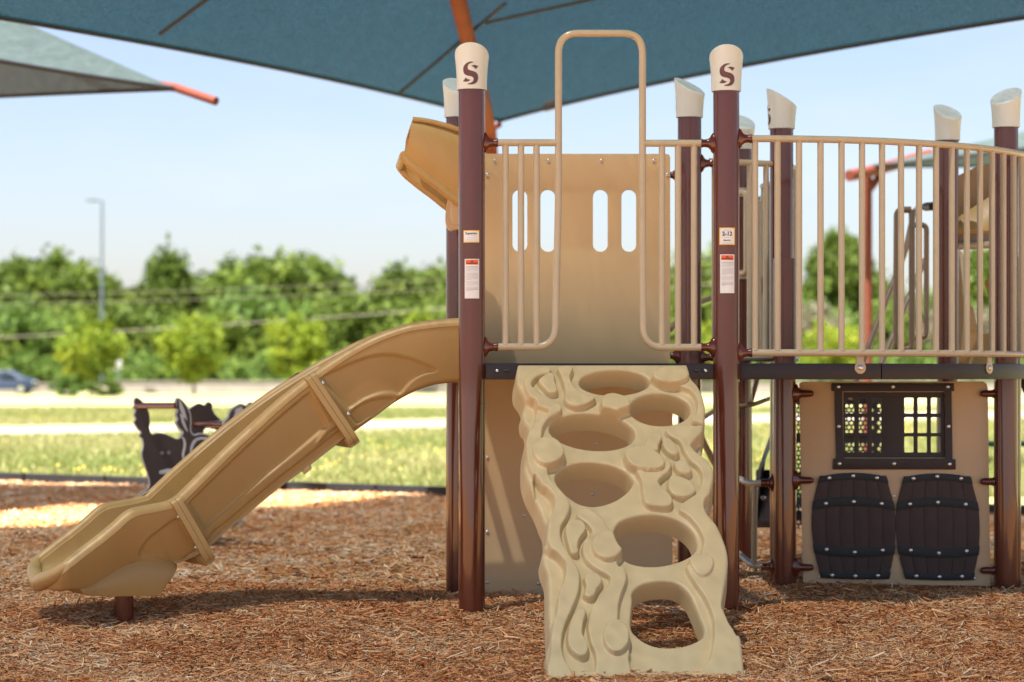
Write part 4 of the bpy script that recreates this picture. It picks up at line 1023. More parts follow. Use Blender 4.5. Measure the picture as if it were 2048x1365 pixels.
def ft(pts, f_, h, bev, k_=4): feats.append((poly(pts, f_, h, k_), h, bev))
feats.append(([cuv(p, HP) for p in ellipse(1342, 747.3, 35.6, 15.4, 0, 40)], HP, .016))
ft([(760,360),(820,345),(880,355),(950,385),(968,420),(950,445),(880,470),(820,505),(780,490),(745,440),(740,395)], Z3, HP, .016)
ft([(250,702),(340,700),(400,740),(430,790),(425,840),(380,880),(310,905),(250,895),(205,850),(185,790),(200,740)], Z3, HP, .016)
ft([(990,775),(1080,768),(1160,800),(1220,850),(1240,895),(1220,930),(1160,945),(1060,940),(980,910),(940,860),(930,810)], Z3, HP, .016)
feats.append(([cuv(p, HP) for p in ellipse(1060+582/3.739, 1000+325/3.739, 30, 28, 0, 40)], HP, .016))
feats.append(([cuv(p, HP) for p in ellipse(1060+648/3.739, 1000+1008/3.739, 25, 31.5, 0, 40)], HP, .016))
ft([(1230,405),(1330,405),(1368,440),(1368,490),(1340,540),(1290,560),(1250,540),(1210,480),(1198,435)], Z4, HP*.8, .015)
for pts, f_ in (([(1250,702),(1290,715),(1330,760),(1350,810),(1340,830),(1300,830),(1250,790),(1230,740)], Z3), ([(1345,892),(1400,895),(1440,925),(1455,965),(1430,985),(1380,980),(1340,950),(1325,915)], Z3),
    ([(1300,1008),(1370,1015),(1440,1050),(1480,1095),(1485,1130),(1450,1160),(1380,1172),(1310,1150),(1275,1090),(1280,1040)], Z3),
    ([(310,182),(350,190),(355,240),(375,300),(370,330),(320,335),(280,300),(240,255),(235,235),(270,205)], Z3),
    ([(300,150),(370,145),(410,180),(412,220),(370,280),(355,340),(360,380),(340,395),(310,385),(290,320),(272,250),(275,190)], Z4),
    ([(430,545),(480,542),(525,570),(535,610),(500,660),(475,710),(440,722),(410,700),(425,640),(410,580)], Z4),
    ([(360,815),(405,812),(415,840),(395,920),(390,990),(420,1050),(433,1100),(420,1145),(380,1158),(330,1130),(290,1070),(290,980),(310,900)], Z4)):
    ft(pts, f_, HL, .013)
ft([(390,135),(500,130),(480,200),(500,270),(550,330),(620,360),(680,375),(660,400),(600,430),(540,442),(480,430),(445,390),(450,320),(430,250),(410,190)], Z3, HL, .013)
ft([(1150,662),(1195,665),(1215,700),(1190,760),(1180,800),(1080,790),(1100,720)], Z3, HL, .013)
ft([(1020,960),(1060,1040),(1070,1140),(1085,1210),(1130,1240),(1260,1250),(1300,1220),(1290,1170),(1230,1110),(1190,1060),(1210,1020),(1270,970),(1290,920),(1260,860),(1150,900),(1040,900)], Z3, HL, .013)
# vines
vi = [Z3(p) for p in [(290,130),(325,150),(310,180),(230,200),(180,240),(170,280),(210,320),(280,370),(350,410),(400,440),(410,470),(390,500),(330,530),(280,580),(255,640),(250,700),(230,800),(260,880),(300,930),(300,980),(340,1060),(410,1130),(460,1190),(480,1250),(460,1310)]]+[Z4(p) for p in [(290,80),(265,130),(230,190),(225,260),(250,340),(300,420),(350,500),(370,580),(360,680),(320,790),(270,900),(240,1000),(235,1100),(260,1200),(305,1270)]]
vo_ = [Z4(p) for p in [(300,1420),(60,1420),(150,1200),(160,1050),(172,960),(200,800),(220,700),(255,610),(270,520),(230,430),(160,350),(130,270),(130,200),(160,120),(180,60)]]+[Z3(p) for p in [(345,1240),(320,1180),(245,1080),(190,1000),(150,900),(135,800),(140,700),(180,615),(250,550),(320,480),(300,465),(200,425),(160,360),(122,280),(130,220),(200,165),(250,140)]]
ft([p for p in vi+vo_], I, HV, .013, 3)
ft([(355,110),(380,70),(430,62),(490,90),(540,140),(575,200),(650,300),(650,480),(700,500),(720,560),(710,620),(680,700),(660,780),(655,880),(655,1000),(740,1120),(735,1180),(755,1280),(770,1420),(495,1420),(495,1275),(500,1200),(490,1130),(460,1060),(440,960),(445,880),(470,800),(520,720),(580,650),(605,590),(590,560),(500,510),(430,450),(400,390),(400,340),(420,290),(468,235),(440,180),(400,150)], Z4, HV, .013, 3)
rv = [Z3(p) for p in [(1265,620),(1258,650),(1300,690),(1370,730),(1400,800),(1450,880),(1520,940),(1550,1010),(1540,1080),(1500,1150),(1430,1200),(1390,1230),(1370,1260)]]+[Z4(p) for p in [(1125,75),(1180,110),(1240,170),(1285,240),(1305,310),(1285,390),(1300,450),(1400,450),(1560,450)]]
rv += [(1500,1000),(1500,900),(1450,850)]+[Z3(p) for p in [(1500,610),(1380,600),(1300,605)]]
ft(rv, I, HV, .013, 3)
ft([Z4(p) for p in [(1190,480),(1180,510),(1230,600),(1300,700),(1350,800),(1380,900),(1380,1050),(1350,1180),(1300,1280),(1280,1420)]]+[(1560,1400),(1560,1120),(1400,1120)], I, HV, .013, 3)
ft([(1350,270),(1440,310),(1490,360),(1510,430),(1500,500),(1470,560),(1500,570),(1700,570),(1700,100),(1480,200)], Z3, HV, .013, 3)
# bottom apron, same level as the vines
ft([(60,1278),(330,1285),(500,1278),(760,1290),(1330,1290),(1720,1270),(1720,1600),(60,1600)], Z4, HV*.9, .010, 3)
strips = [([(1040,797),(1060,803),(1072,811),(1071,835),(1062,853),(1046,846)], -.035), ([(1066,958),(1084,978),(1094,985),(1106,1000),(1108,1018),(1100,1036),(1080,1040)], -.03),
          ([(1080,1100),(1100,1106),(1114,1114),(1128,1130),(1131,1145),(1125,1170),(1115,1200),(1111,1238),(1090,1240)], -.03),
          ([(1415,866),(1403,874),(1383,896),(1385,906),(1404,922),(1420,926)], -.035), ([(1440,990),(1418,998),(1408,1012),(1411,1032),(1428,1054),(1444,1060)], -.035), ([(1470,1170),(1452,1176),(1445,1203),(1443,1222),(1449,1236),(1462,1262),(1480,1262)], -.035)]
strips = [(poly(s_, I, 0, 3), h) for s_, h in strips]
lo_u = min(p[0] for p in outline); hi_u = max(p[0] for p in outline); lo_v = min(p[1] for p in outline); hi_v = max(p[1] for p in outline)
gs = .0042; gx, gy = np.meshgrid(np.arange(lo_u, hi_u, gs), np.arange(lo_v, hi_v, gs)); gx[::2] += gs/2
gp = np.stack([gx.ravel(), gy.ravel()], -1)
so_ = sdf(gp, outline); keep = so_ > gs*.45
for h_ in holes: keep &= sdf(gp, h_) < -gs*.45
gp = gp[keep]
def resamp(loop, ds):
    out = []; n = len(loop)
    for i in range(n):
        a, b = np.array(loop[i]), np.array(loop[(i+1) % n]); m_ = max(1, int(round(np.hypot(*(b-a))/ds)))
        for j in range(m_): out.append(tuple(a+(b-a)*j/m_))
    return out
loops = [resamp(l, gs*.9) for l in [outline]+holes]
allp = [Vector(p) for l in loops for p in l]+[Vector(p) for p in gp]
ed = []; k0 = 0
for l in loops:
    ed += [(k0+i, k0+(i+1) % len(l)) for i in range(len(l))]; k0 += len(l)
vo, eo, fo, ov, oe, of = delaunay_2d_cdt(allp, ed, [], 0, 1e-7)
VP = np.array([(v.x, v.y) for v in vo]); tri = np.array([f for f in fo if len(f) == 3]); cen = VP[tri].mean(1)
ok = sdf(cen, loops[0]) > 0
for l in loops[1:]: ok &= sdf(cen, l) < 0
tri = tri[ok]
def sm(x): x = np.clip(x, 0, 1); return x*x*(3-2*x)
H_ = np.zeros(len(VP)); base_h = np.zeros(len(VP)); puck_h = np.zeros(len(VP))
for pl_, h, bv in feats:
    bv *= .88; s_ = sdf(VP, pl_); pr = h*sm((s_+bv*.85)/bv)
    H_ = np.maximum(H_, pr)
for pl_, h in strips:
    s_ = sdf(VP, pl_); t = sm((s_+.006)/.016); H_ = H_*(1-t)+h*t
# grooves hugging the holes and rolled edges
hd = np.full(len(VP), 1e9)
for l in loops[1:]: hd = np.minimum(hd, -sdf(VP, l))
rd = .011; q = np.clip(1-hd/rd, 0, 1); damp = sm(hd/.02)
H_ = np.where(H_ > .03, H_, H_*(.35+.65*damp))
H_ -= rd*.9*(1-np.sqrt(np.maximum(0, 1-q*q)))
od = sdf(VP, loops[0]); rd = .014; q = np.clip(1-od/rd, 0, 1); H_ -= rd*(1-np.sqrt(np.maximum(0, 1-q*q)))
H_ += .0015*np.sin(VP[:, 0]*9)*np.sin(VP[:, 1]*7)
mb = MB(); TH = .105
front = [cpt(p[0], p[1], h) for p, h in zip(VP, H_)]
mb.add(front, [tuple(t) for t in tri])
# walls: find boundary loops by original indices
inv = {}
for i, o in enumerate(ov):
    for j in o: inv[j] = i
k0 = 0; cen_u = (lo_u+hi_u)/2
for li, l in enumerate(loops):
    ids = [inv[k0+i] for i in range(len(l))]; k0 += len(l); n = len(l); b = len(mb.v); rows = 4
    c2 = np.mean([VP[i] for i in ids], 0)
    for r_ in range(1, rows+1):
        t = r_/rows
        for i in ids:
            p = VP[i]; sc_ = 1.0 if li else 1.0
            if li: pu, pv = c2[0]+(p[0]-c2[0])*(1-.05*t), c2[1]+(p[1]-c2[1])*(1-.05*t)
            else: pu, pv = p[0]+(-.012 if p[0] < cen_u else .012)*t, p[1]
            mb.v.append(tuple(cpt(pu, pv, H_[i]*(1-t)-TH*t*(1.25 if li == 0 else 1))))
    fs = []
    for r_ in range(rows):
        for i in range(n):
            j = (i+1) % n
            if r_ == 0: fs.append((ids[i], ids[j], b+j, b+i))
            else: fs.append((b+(r_-1)*n+i, b+(r_-1)*n+j, b+r_*n+j, b+r_*n+i))
    mb.f += fs; mb.m += [0]*len(fs)
me = bpy.data.meshes.new('climbing_wall'); me.from_pydata(mb.v, [], mb.f); me.materials.append(M['climber'])
import bmesh
bm = bmesh.new(); bm.from_mesh(me); bmesh.ops.recalc_face_normals(bm, faces=bm.faces); bm.to_mesh(me); bm.free()
me.polygons.foreach_set('use_smooth', [True]*len(me.polygons)); me.set_sharp_from_angle(angle=R(70))
cw_ = bpy.data.objects.new('climbing_wall', me); scn.collection.objects.link(cw_); attach(cw_, ROOT)
# hooked lip at the top of the wall
mb = MB(); a = P(1035, 728, 11.74); b = P(1376, 728, 11.79); m_ = (a+b)/2
mb.box(m_+UP*-.045-cn*.03, (b-a)/2, Vector((0, .035, 0)), UP*.038); mb.build('top_lip', M['climber'], cw_, bevel=.008)

# ------------------------------------------------------------------ horse rider
HR = thing('rocking_horse_rider', P(380, 1090, 16.4)*1, 'brown rocking horse ride with two horse shaped side panels behind the slide', 'horse ride')
HR.location.z = 0
def Z5(p): return (230+p[0]/5.688, 760+p[1]/5.688)
hp = [(215,205),(260,220),(310,270),(350,330),(375,400),(380,500),(375,560),(405,620),(480,605),(560,615),(640,650),(700,672),(745,650),(760,600),(770,540),(750,500),(770,460),(800,430),(815,380),(840,335),(890,300),(960,268),(1025,288),(1050,260),(1082,252),(1115,280),(1115,330),(1150,390),(1200,440),(1225,480),(1225,540),(1190,580),(1150,560),(1060,550),(1020,570),(1005,640),(1000,760),(1030,900),(1010,1050),(990,1300),(1040,1250),(980,1320),(860,1320),(740,1230),(560,1180),(440,1300),(330,1320),(240,1320),(360,1240),(370,1150),(340,1050),(300,940),(280,850),(300,760),(290,680),(250,640),(275,600),(230,560),(190,490),(210,450),(190,400),(210,350),(180,320),(195,290),(190,240)]
hs = [tuple(q)[:2] for q in smooth_poly([Vector((*p, 0)) for p in hp], 3)]
def hfr(dx, Y):
    rot = R(24)
    def fr(u, v, h):
        x, y = Z5((u+dx, v)); c0 = P(380, y, Y); off = (x-380)*Y/F; return Vector((c0.x+off+h*math.sin(rot)*1.0, Y-off*.25-h*math.cos(rot), c0.z))
    return fr
SG = []
for dx, Y, far in ((0, 16.75, True), (490, 16.30, False)):
    f_ = hfr(dx, Y); mb = MB(); mb.plate(hs, f_, .026); pnl = mb.build('horse_panel', M['hgrey'], HR, smooth=False)
    ins_ = []
    arr = np.array(hs)
    n = len(arr); nrm2 = []
    for i in range(n):
        t = arr[(i+1) % n]-arr[i-1]; t = t/np.hypot(*t); nrm2.append((-t[1], t[0]))
    nrm2 = np.array(nrm2); g_ = 7 if far else 16
    test = arr+nrm2*g_; sgn = 1 if sdf(test[:1], arr)[0] > 0 else -1
    inn = arr+nrm2*g_*sgn; okk = sdf(inn, arr) > g_*.6; inn = [tuple(p) for p, o in zip(inn, okk) if o]
    mb = MB(); mb.plate(inn, f_, .003, h0=.003); mb.build('panel_face', M['dark'], pnl, smooth=False)
    if not far:
        zig = [(232,225),(262,262),(300,350),(318,420),(330,470),(300,430),(285,440),(312,520),(340,600),(310,570),(280,520),(262,480),(258,450),(285,500),(250,430),(240,380),(270,400),(240,330)]
        mane = [(965,300),(900,330),(870,370),(905,350),(870,420),(850,470),(890,430),(930,390),(900,460),(865,520),(830,560),(870,540),(910,500),(960,420),(990,350)]
        maneb = [(800,480),(830,500),(810,540),(850,560),(800,600),(790,660),(780,600),(775,540)]
        mb = MB()
        for z_ in (zig, mane, maneb): mb.plate(z_, f_, .003, h0=.0055)
        mb.plate([(p[0], p[1]) for p in ellipse(1075, 395, 14, 14, 0, 10)], f_, .003, h0=.0055)
        bodyline = [(385,900),(360,830),(365,760),(390,700),(430,665),(480,650),(560,650),(640,680),(700,715),(720,735),(705,750),(640,712),(560,680),(485,680),(440,695),(408,740),(390,780),(388,830),(405,890)]
        mb.plate(bodyline, f_, .003, h0=.0055); mb.build('panel_marking', M['hgrey'], pnl, smooth=False)
fA, fB = hfr(0, 16.75), hfr(490, 16.3)
for (u, v, r_) in ((235, 297, .022), (920, 500, .022)):
    mb = MB(); mb.tube([fA(u, v, -.01), fB(u-30, v, 0)], r_, 12); mb.build('grab_bar', M['post'], HR)
mb = MB(); mb.tube([fA(600, 830, .0), fA(600, 830, .012)], .013, 10); mb.tube([fA(520, 836, .0), fA(520, 836, .012)], .013, 10); mb.build('panel_bolt', M['bolt'], HR)
mb = MB(); c0 = fA(640, 1030, .25); mb.box(c0, Vector((.13, 0, 0)), Vector((0, .18, 0)), UP*.012); st_ = mb.build('seat', M['hgrey'], HR, bevel=.004)
mb = MB(); mb.box(c0-UP*.2, Vector((.13, 0, 0)), Vector((0, .012, 0)), UP*.19); mb.build('seat_support', M['stave'], HR, bevel=.004)
mb = MB(); mb.tube([c0-UP*.35, Vector((c0.x, c0.y, -.05))], .09, 18); mb.build('base', M['dark'], HR)

# ------------------------------------------------------------------ far scenery
def leaf_cloud(nc, per, rx, ry, rz, cz, leaf, tone_mu=.5, shape='round', seed=0):
    g_ = np.random.default_rng(seed); C_ = []
    while len(C_) < nc:
        p = g_.uniform(-1, 1, 3); d_ = np.linalg.norm(p)
        if d_ > 1 or d_ < .35: continue
        s_ = 1 if shape == 'round' else (.45+.55*(1-(p[2]+1)/2))
        C_.append((p[0]*rx*s_, p[1]*ry*s_, cz+p[2]*rz))
    C_ = np.array(C_); cr_ = g_.uniform(.16, .34, nc)*min(rx, rz)
    ct = g_.normal(tone_mu, .16, nc)
    pts = np.repeat(C_, per, 0)+g_.normal(0, .55, (nc*per, 3))*np.repeat(cr_, per)[:, None]; n = len(pts)
    tone = np.clip(np.repeat(ct, per)+g_.normal(0, .12, n), 0, 1)
    a = g_.normal(size=(n, 3)); a /= np.linalg.norm(a, axis=1)[:, None]; b = np.cross(a, g_.normal(size=(n, 3))); b /= np.linalg.norm(b, axis=1)[:, None]
    s1 = leaf*g_.uniform(.6, 1.3, n)[:, None]; V = np.stack([pts-a*s1, pts+b*s1*.55, pts+a*s1, pts-b*s1*.55], 1)
    return V.reshape(-1, 3), np.arange(n*4).reshape(-1, 4), np.repeat(tone, 4)
def tree(name, loc, h, rx, rz, cz, trunk_r, leafm, label, cat, group, nc=60, per=60, leaf=.25, shape='round', seed=0, tone=.5, limbs=6):
    root = thing(name, loc, label, cat, group)
    V, Fq, T_ = leaf_cloud(nc, per, rx, rx, rz, cz, leaf, tone, shape, seed); V[:, 2] = np.maximum(V[:, 2], .05)
    cr_ = np_mesh('crown', V, Fq, leafm, T_); cr_.parent = root
    g_ = random.Random(seed); mb = MB(); lean = g_.uniform(-.2, .2)
    mb.tube([Vector((0, 0, -.2)), Vector((lean*.3, 0, cz*.5)), Vector((lean, .1, cz+rz*.5))], [trunk_r, trunk_r*.75, trunk_r*.3], 8)
    for i in range(limbs):
        a = g_.uniform(0, 6.28); z0 = cz*g_.uniform(.5, .95); r_ = rx*g_.uniform(.4, .8)
        mb.tube([Vector((lean*.5, 0, z0)), Vector((math.cos(a)*r_*.5, math.sin(a)*r_*.5, z0+rz*.3)), Vector((math.cos(a)*r_, math.sin(a)*r_, z0+rz*.7))], [trunk_r*.45, trunk_r*.3, trunk_r*.1], 6)
    tr = mb.build('trunk', M['bark']); tr.parent = root
    return root
def bp_(px, Y): return Vector(((px-1024)*Y/F, Y, 0))
# young bright trees in front of the low wall
YT = [(180, 132, 632, 2.0, 'young yellow green tree with a dark base beside the blue car'), (388, 136, 634, 1.75, 'young yellow green tree in the middle of the row left of the slide'), (592, 140, 628, 1.6, 'young green tree just above the middle of the slide'), (838, 150, 632, 1.3, 'young yellow tree beside the left brown post'), (1660, 150, 640, 1.9, 'bright yellow green young tree behind the curved railing'), (1420, 150, 650, 1.4, 'young bright tree glimpsed between the two tall middle posts')]
for i, (px, Y, top, rx, lab) in enumerate(YT):
    ht = CH+(HZ-top)*Y/F; tree('young_tree', bp_(px, Y), ht, rx, ht*.40, ht*.60, .09, LEAF['bright'], lab, 'tree', 'young trees along the low wall', nc=64, per=60, leaf=.15, seed=10+i)
# forest
specs = [  # px, Y, top, rx
 (-60,235,540,4.5),(30,225,524,4.2),(112,240,512,4.6),(180,228,536,3.0),(255,250,592,3.6),(335,238,512,3.6),(400,246,566,3.6),(462,252,532,4.2),(540,236,516,4.8),(615,242,518,4.6),(672,250,556,3.6),(735,240,606,3.4),(790,236,540,3.6),(862,250,536,3.6),(925,245,556,4.0),(1060,245,570,4.5),(1160,250,560,4.2),(1260,245,575,4.2),(1395,240,520,3.6),(1440,246,500,3.6),(1560,250,610,4.0),(1680,230,468,3.4),(1760,248,560,4.0),(1850,246,590,4.0),(1960,240,500,4.0),(2060,238,520,4.4),(2150,246,540,4.2),(-160,240,530,4.5),(85,266,545,4.6),(150,268,556,4.6),(215,264,574,4.2),(290,266,575,4.2),(372,268,560,4.4),(425,262,556,4.4),(505,268,545,4.6),(580,266,545,4.6),(645,268,556,4.4),(705,264,588,4.2),(765,268,585,4.2),(828,264,572,4.2),(895,268,560,4.2)]
labels_f = ['tall dark green tree in the woodland behind the low wall']
protos = []
for v in range(5):
    r_ = tree('forest_tree', (0, 0, 0), 12, 4.2, 4.2, 7.6, .28, LEAF['forest'], 'tall dark green tree in the blurred woodland behind the low wall', 'tree', 'woodland trees behind the low wall', nc=120, per=60, leaf=.42, seed=30+v, tone=.42+.05*v, shape='round' if v % 2 else 'cone', limbs=8); protos.append(r_)
used = set()
for i, (px, Y, top, rx) in enumerate(specs):
    v = i % 5; o = protos[v] if v not in used else copy_tree(protos[v]); used.add(v)
    ht = CH+(HZ-top)*Y/F; o.location = bp_(px, Y); s_ = ht/11.9; o.scale = (rx/4.2, rx/4.2, s_); o.rotation_euler.z = i*1.7
    o['label'] = 'tall dark green tree in the blurred woodland behind the low wall'
# lower second storey in front, denser
low = tree('understorey_tree', (0, 0, 0), 6, 4.2, 3.0, 2.9, .16, LEAF['forest'], 'x', 'tree', 'lower trees at the foot of the woodland', nc=90, per=60, leaf=.36, seed=60, tone=.55)
low2 = tree('understorey_tree', (0, 0, 0), 6, 4.2, 3.0, 2.9, .16, LEAF['shrub'], 'x', 'tree', 'lower trees at the foot of the woodland', nc=90, per=60, leaf=.34, seed=61, tone=.45)
first = {0: True, 1: True}; lx = [-40, 60, 140, 215, 300, 375, 440, 520, 600, 680, 760, 840, 910, 1000, 1120, 1240, 1340, 1410, 1500, 1600, 1700, 1790, 1880, 1980, 2080]
for i, px in enumerate(lx):
    v = 1 if i % 3 == 1 else 0; src = low2 if v else low; o = src if first[v] else copy_tree(src); first[v] = False
    Y = 205+(i*37 % 17); o.location = bp_(px+(i*13 % 11), Y); k_ = .9+.35*((i*7) % 5)/5; o.scale = (k_, k_, k_*1.0*(1.25 if i % 2 else 1)); o.rotation_euler.z = i*2.1
    o['label'] = 'low leafy tree at the foot of the blurred woodland'
# a bare greyish tree and shrubs
tree('bare_tree', bp_(530, 215), 9, 2.6, 2.2, 5.0, .16, LEAF['grey'], 'pale leafless looking tree in front of the woodland above the slide', 'tree', None, nc=40, per=50, leaf=.2, seed=70, limbs=10)
tree('bare_tree', bp_(1610, 190), 6, 3.4, 2.6, 4.3, .16, LEAF['grey'], 'brownish bare scrub tree behind the curved railing', 'tree', None, nc=60, per=60, leaf=.2, seed=71, limbs=10)
tree('bare_tree', bp_(1930, 195), 6, 3.4, 2.4, 4.6, .16, LEAF['grey'], 'brownish bare scrub tree behind the right chute', 'tree', None, nc=60, per=60, leaf=.2, seed=72, limbs=10)
sh0 = tree('shrub', (0, 0, 0), 2, 2.4, 1.1, 1.0, .05, LEAF['shrub'], 'x', 'shrub', 'green shrubs behind the low wall', nc=60, per=50, leaf=.18, seed=80, tone=.55, limbs=3)
fst = True
for i, px in enumerate([-30, 50, 95, 250, 300, 345, 440, 480, 520, 560, 640, 680, 720, 770, 800, 860, 900, 1050, 1150, 1250, 1380, 1440, 1560, 1630, 1700, 1780, 1850, 1930, 2010, 2080]):
    o = sh0 if fst else copy_tree(sh0); fst = False
    Y = 158+(i*29 % 23); o.location = bp_(px, Y); k_ = .75+.55*((i*11) % 7)/7; o.scale = (k_, k_, k_*1.2); o.rotation_euler.z = i*1.3
    o['label'] = 'rounded green shrub in the row behind the low wall'
tree('low_shrub', bp_(140, 128), 1.2, 1.1, .5, .45, .03, LEAF['shrub'], 'low dark green shrub at the foot of the young tree by the car', 'shrub', None, nc=30, per=50, leaf=.12, seed=90, tone=.3, limbs=2)
tree('low_shrub', bp_(215, 129), 1.2, .9, .45, .4, .03, LEAF['forest'], 'small dark shrub right of the young tree by the car', 'shrub', None, nc=30, per=50, leaf=.12, seed=91, tone=.3, limbs=2)
# low wall and stones
mb = MB(); Yw = 150
def wall_seg(x0, x1, h, label):
    mb = MB(); a, b = bp_(x0, Yw), bp_(x1, Yw); mb.box((a+b)/2+UP*(h/2-.1), (b-a)/2, Vector((0, .2, 0)), UP*(h/2+.1)); mb.box((a+b)/2+UP*(h+.03), (b-a)/2, Vector((0, .26, 0)), UP*.035)
    o = mb.build('low_wall', M['asphalt'], bevel=.01); tag(o, label, 'wall')
wall_seg(212, 2600, .72, 'long low pale concrete wall at the far side of the grass'); wall_seg(-300, 116, .6, 'short low pale wall behind the blue car')
M['stone'] = mat('pale_stone', (.5, .42, .33), .9, .2, var=.2, scale=2, bump=.5, bscale=8)
def stone(px, Y, rx, rz, seed, label):
    g_ = random.Random(seed); bm = bmesh.new(); bmesh.ops.create_icosphere(bm, subdivisions=3, radius=1)
    for v in bm.verts:
        k_ = 1+.16*math.sin(v.co.x*3+seed)*math.sin(v.co.y*4+seed*2)+.08*math.sin(v.co.z*9+seed); v.co = Vector((v.co.x*rx*k_, v.co.y*rx*.7*k_, v.co.z*rz*k_))
    me = bpy.data.meshes.new('boulder'); bm.to_mesh(me); bm.free(); me.materials.append(M['stone']); me.polygons.foreach_set('use_smooth', [True]*len(me.polygons))
    o = bpy.data.objects.new('boulder', me); scn.collection.objects.link(o); o.location = bp_(px, Y)+UP*rz*.4; tag(o, label, 'boulder')
stone(130, 134, .45, .35, 1, 'pale boulder left of the nearest young tree'); stone(210, 136, .65, .55, 2, 'pale boulder where the long low wall begins')
# street lamp
LP = thing('street_lamp', bp_(204, 146), 'tall thin grey street lamp with one arm rising above the trees', 'street lamp')
b0 = bp_(204, 146); tz = CH+(HZ-402)*146/F
mb = MB(); mb.tube([b0, b0+UP*tz*.5, b0+UP*tz], [.11, .09, .07], 12); mb.build('pole', M['galv'], LP)
mb = MB(); mb.tube([b0+UP*(tz-.05), b0+UP*tz+Vector((-.2, 0, .03)), b0+Vector((-.5, 0, tz+.04))], .06, 8); mb.build('arm', M['galv'], LP)
mb = MB(); mb.box(b0+Vector((-.62, 0, tz+.02)), Vector((.32, 0, 0)), Vector((0, .15, 0)), UP*.07); mb.build('lamp_head', M['galv'], LP, bevel=.03)
# overhead wires
for i, (x0, y0, x1, y1, lab) in enumerate(((-700, 700, 1500, 560, 'lowest thick overhead cable crossing in front of the woodland'), (-700, 612, 1500, 540, 'upper overhead cable crossing in front of the woodland'), (-700, 596, 1500, 520, 'topmost thin overhead cable in front of the woodland'))):
    Yw_ = 170; mb = MB(); mb.tube([P(x0+(x1-x0)*t/24, y0+(y1-y0)*t/24+38*4*(t/24)*(1-t/24)*.6, Yw_) for t in range(25)], .032 if i == 0 else .014, 6)
    tag(mb.build('overhead_cable', M['cable']), lab, 'cable')
# parked car
CR = thing('parked_car', bp_(10, 143), 'dark blue parked car at the far left beyond the grass', 'car')
cc = bp_(5, 143); prof = [(-2.1, .35), (-2.15, .75), (-1.9, .95), (-1.2, 1.02), (-.6, 1.42), (.5, 1.45), (1.2, 1.05), (1.75, .92), (1.95, .7), (1.95, .35), (1.55, .3), (-1.6, .3)]
M['carblue'] = mat('blue_car_paint', (.014, .026, .05), .45, .4, coat=.1, var=.05); M['glass'] = mat('dark_glass', (.02, .03, .035), .06, .8, coat=.5, var=.05); M['tyre'] = mat('tyre', (.015, .015, .015), .8, var=.1)
rings = []
for yy, s_ in ((-.86, .93), (-.8, 1), (0, 1.01), (.8, 1), (.86, .93)):
    rings.append([cc+Vector((x*(.5+.5*s_), yy*(1 if z < 1.0 else .86), .3+(z-.3)*s_)) for x, z in prof])
mb = MB(); mb.loft(rings); bdy = mb.build('body', M['carblue'], CR, angle=35)
for sd_ in (-1, 1):
    mb = MB(); mb.plate([(-1.08, 1.03), (-.6, 1.36), (-.1, 1.38), (-.1, 1.03)], lambda u, v, h: cc+Vector((u, sd_*(.845-.12*(v-1)/.4+h), v)), .03, h0=.012)
    mb.plate([(0, 1.03), (0, 1.38), (.45, 1.37), (1.0, 1.06)], lambda u, v, h: cc+Vector((u, sd_*(.845-.12*(v-1)/.4+h), v)), .03, h0=.012); mb.build('window', M['glass'], CR)
    for wx in (-1.35, 1.25):
        mb = MB(); c0 = cc+Vector((wx, sd_*.72, .32)); mb.tube([c0, c0+Vector((0, sd_*.16, 0))], .32, 22); wh = mb.build('wheel', M['tyre'], CR)
        mb = MB(); mb.tube([c0+Vector((0, sd_*.15, 0)), c0+Vector((0, sd_*.175, 0))], .19, 14); mb.build('rim', M['bolt'], wh)
    mb = MB(); c0 = cc+Vector((1.9, sd_*.6, .72)); mb.box(c0, Vector((.06, 0, 0)), Vector((0, .16, 0)), UP*.07); mb.build('headlight', M['white'], CR, bevel=.02)
# small white sign by the tree
SG_ = thing('marker_sign', bp_(236, 138), 'small white marker sign on a post right of the nearest young tree', 'sign')
b0 = bp_(236, 138); mb = MB(); mb.tube([b0, b0+UP*1.6], .04, 8); mb.build('sign_post', M['galv'], SG_)
mb = MB(); mb.box(b0+UP*1.75, Vector((.2, 0, 0)), Vector((0, .02, 0)), UP*.3); mb.build('sign_board', M['white'], SG_, bevel=.01)

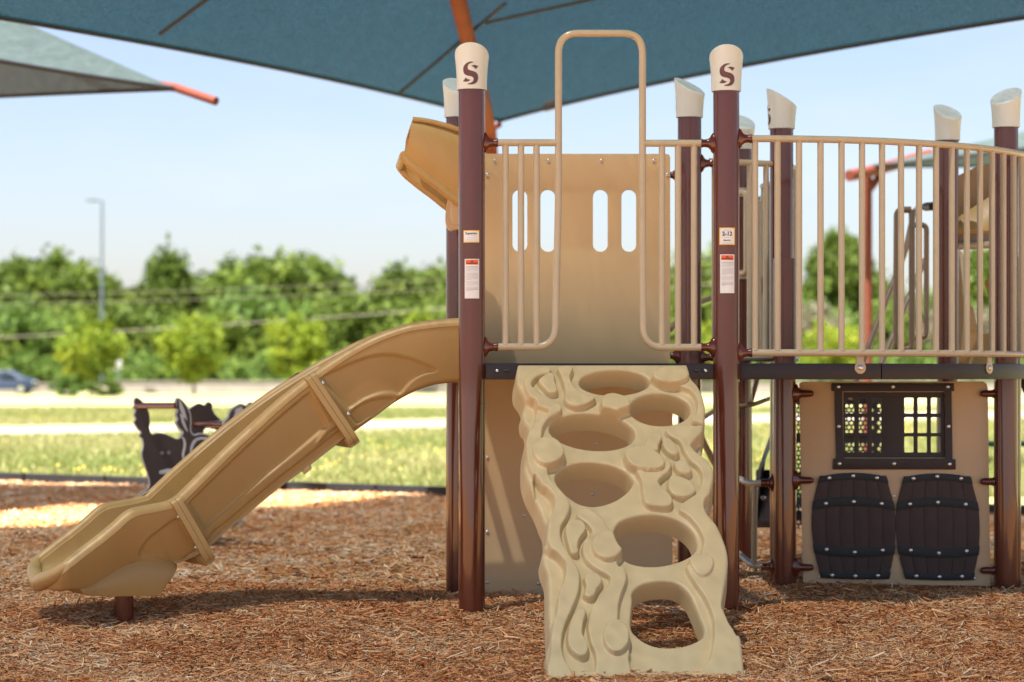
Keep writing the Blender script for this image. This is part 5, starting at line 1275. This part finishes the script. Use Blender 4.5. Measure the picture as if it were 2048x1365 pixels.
# every far tree and shrub gets the place where it can be found
PLACES = [(-160, 'well left of the blue car, cut by the left edge'), (-90, 'a little outside on the left of the blue car'), (-40, 'at the left edge above the back of the blue car'), (20, 'straight behind the blue car'), (62, 'just right of the blue car nose'), (100, 'between the blue car and the first young tree'), (140, 'left of the street lamp behind the first young tree'), (182, 'directly behind the first young tree'), (212, 'at the street lamp pole'), (250, 'right of the street lamp'), (300, 'between the street lamp and the second young tree'), (338, 'left of the second young tree'), (372, 'behind the left half of the second young tree'), (402, 'behind the right half of the second young tree'), (440, 'just right of the second young tree'), (478, 'above the tail of the rocking horse'), (520, 'behind the pale bare tree'), (555, 'left of the young tree over the slide'), (600, 'behind the young tree over the slide'), (640, 'above the upper slide joint'), (680, 'just above the bend of the slide'), (720, 'over the top third of the slide'), (765, 'left of the yellow young tree by the post'), (800, 'above the top of the slide'), (840, 'behind the yellow young tree by the post'), (870, 'just left of the rear left post'), (915, 'hidden mostly by the left pair of posts'), (1000, 'behind the left bars of the gate'), (1050, 'behind the left slot of the tan panel'), (1120, 'behind the left hoop upright'), (1160, 'behind the middle of the tan panel'), (1245, 'behind the right slots of the tan panel'), (1275, 'behind the right hoop upright'), (1345, 'at the right edge of the tan panel'), (1385, 'behind the rear right post'), (1412, 'in the gap between the two right posts'), (1440, 'behind the right front post'), (1500, 'behind the first bars of the curved railing'), (1560, 'behind the post with the left leaning cap'), (1600, 'behind the third bar of the curved railing'), (1630, 'left of the rust red canopy post'), (1690, 'between the open tree and the rust red canopy post'), (1700, 'left against the rust red canopy post'), (1765, 'just right of the rust red canopy post'), (1785, 'behind the slanted stair rail'), (1850, 'behind the grab loops'), (1880, 'left of the chute plate'), (1930, 'behind the chute on the right'), (1965, 'below the chute lip'), (2010, 'behind the rightmost post'), (2060, 'at the right edge of the view'), (2085, 'just past the rightmost post'), (2150, 'beyond the right edge of the view')]
for nm, pre in (('forest_tree', 'tall dark woodland tree'), ('understorey_tree', 'low leafy woodland tree'), ('shrub', 'rounded green wall shrub')):
    lst = [o for o in bpy.data.objects if o.name.split('.')[0] == nm and not o.parent]; free = list(PLACES)
    for o in sorted(lst, key=lambda q: q.location.x/q.location.y):
        px = 1024+o.location.x*F/o.location.y; b = min(free, key=lambda q: abs(q[0]-px)); free.remove(b); o['label'] = pre+' '+b[1]
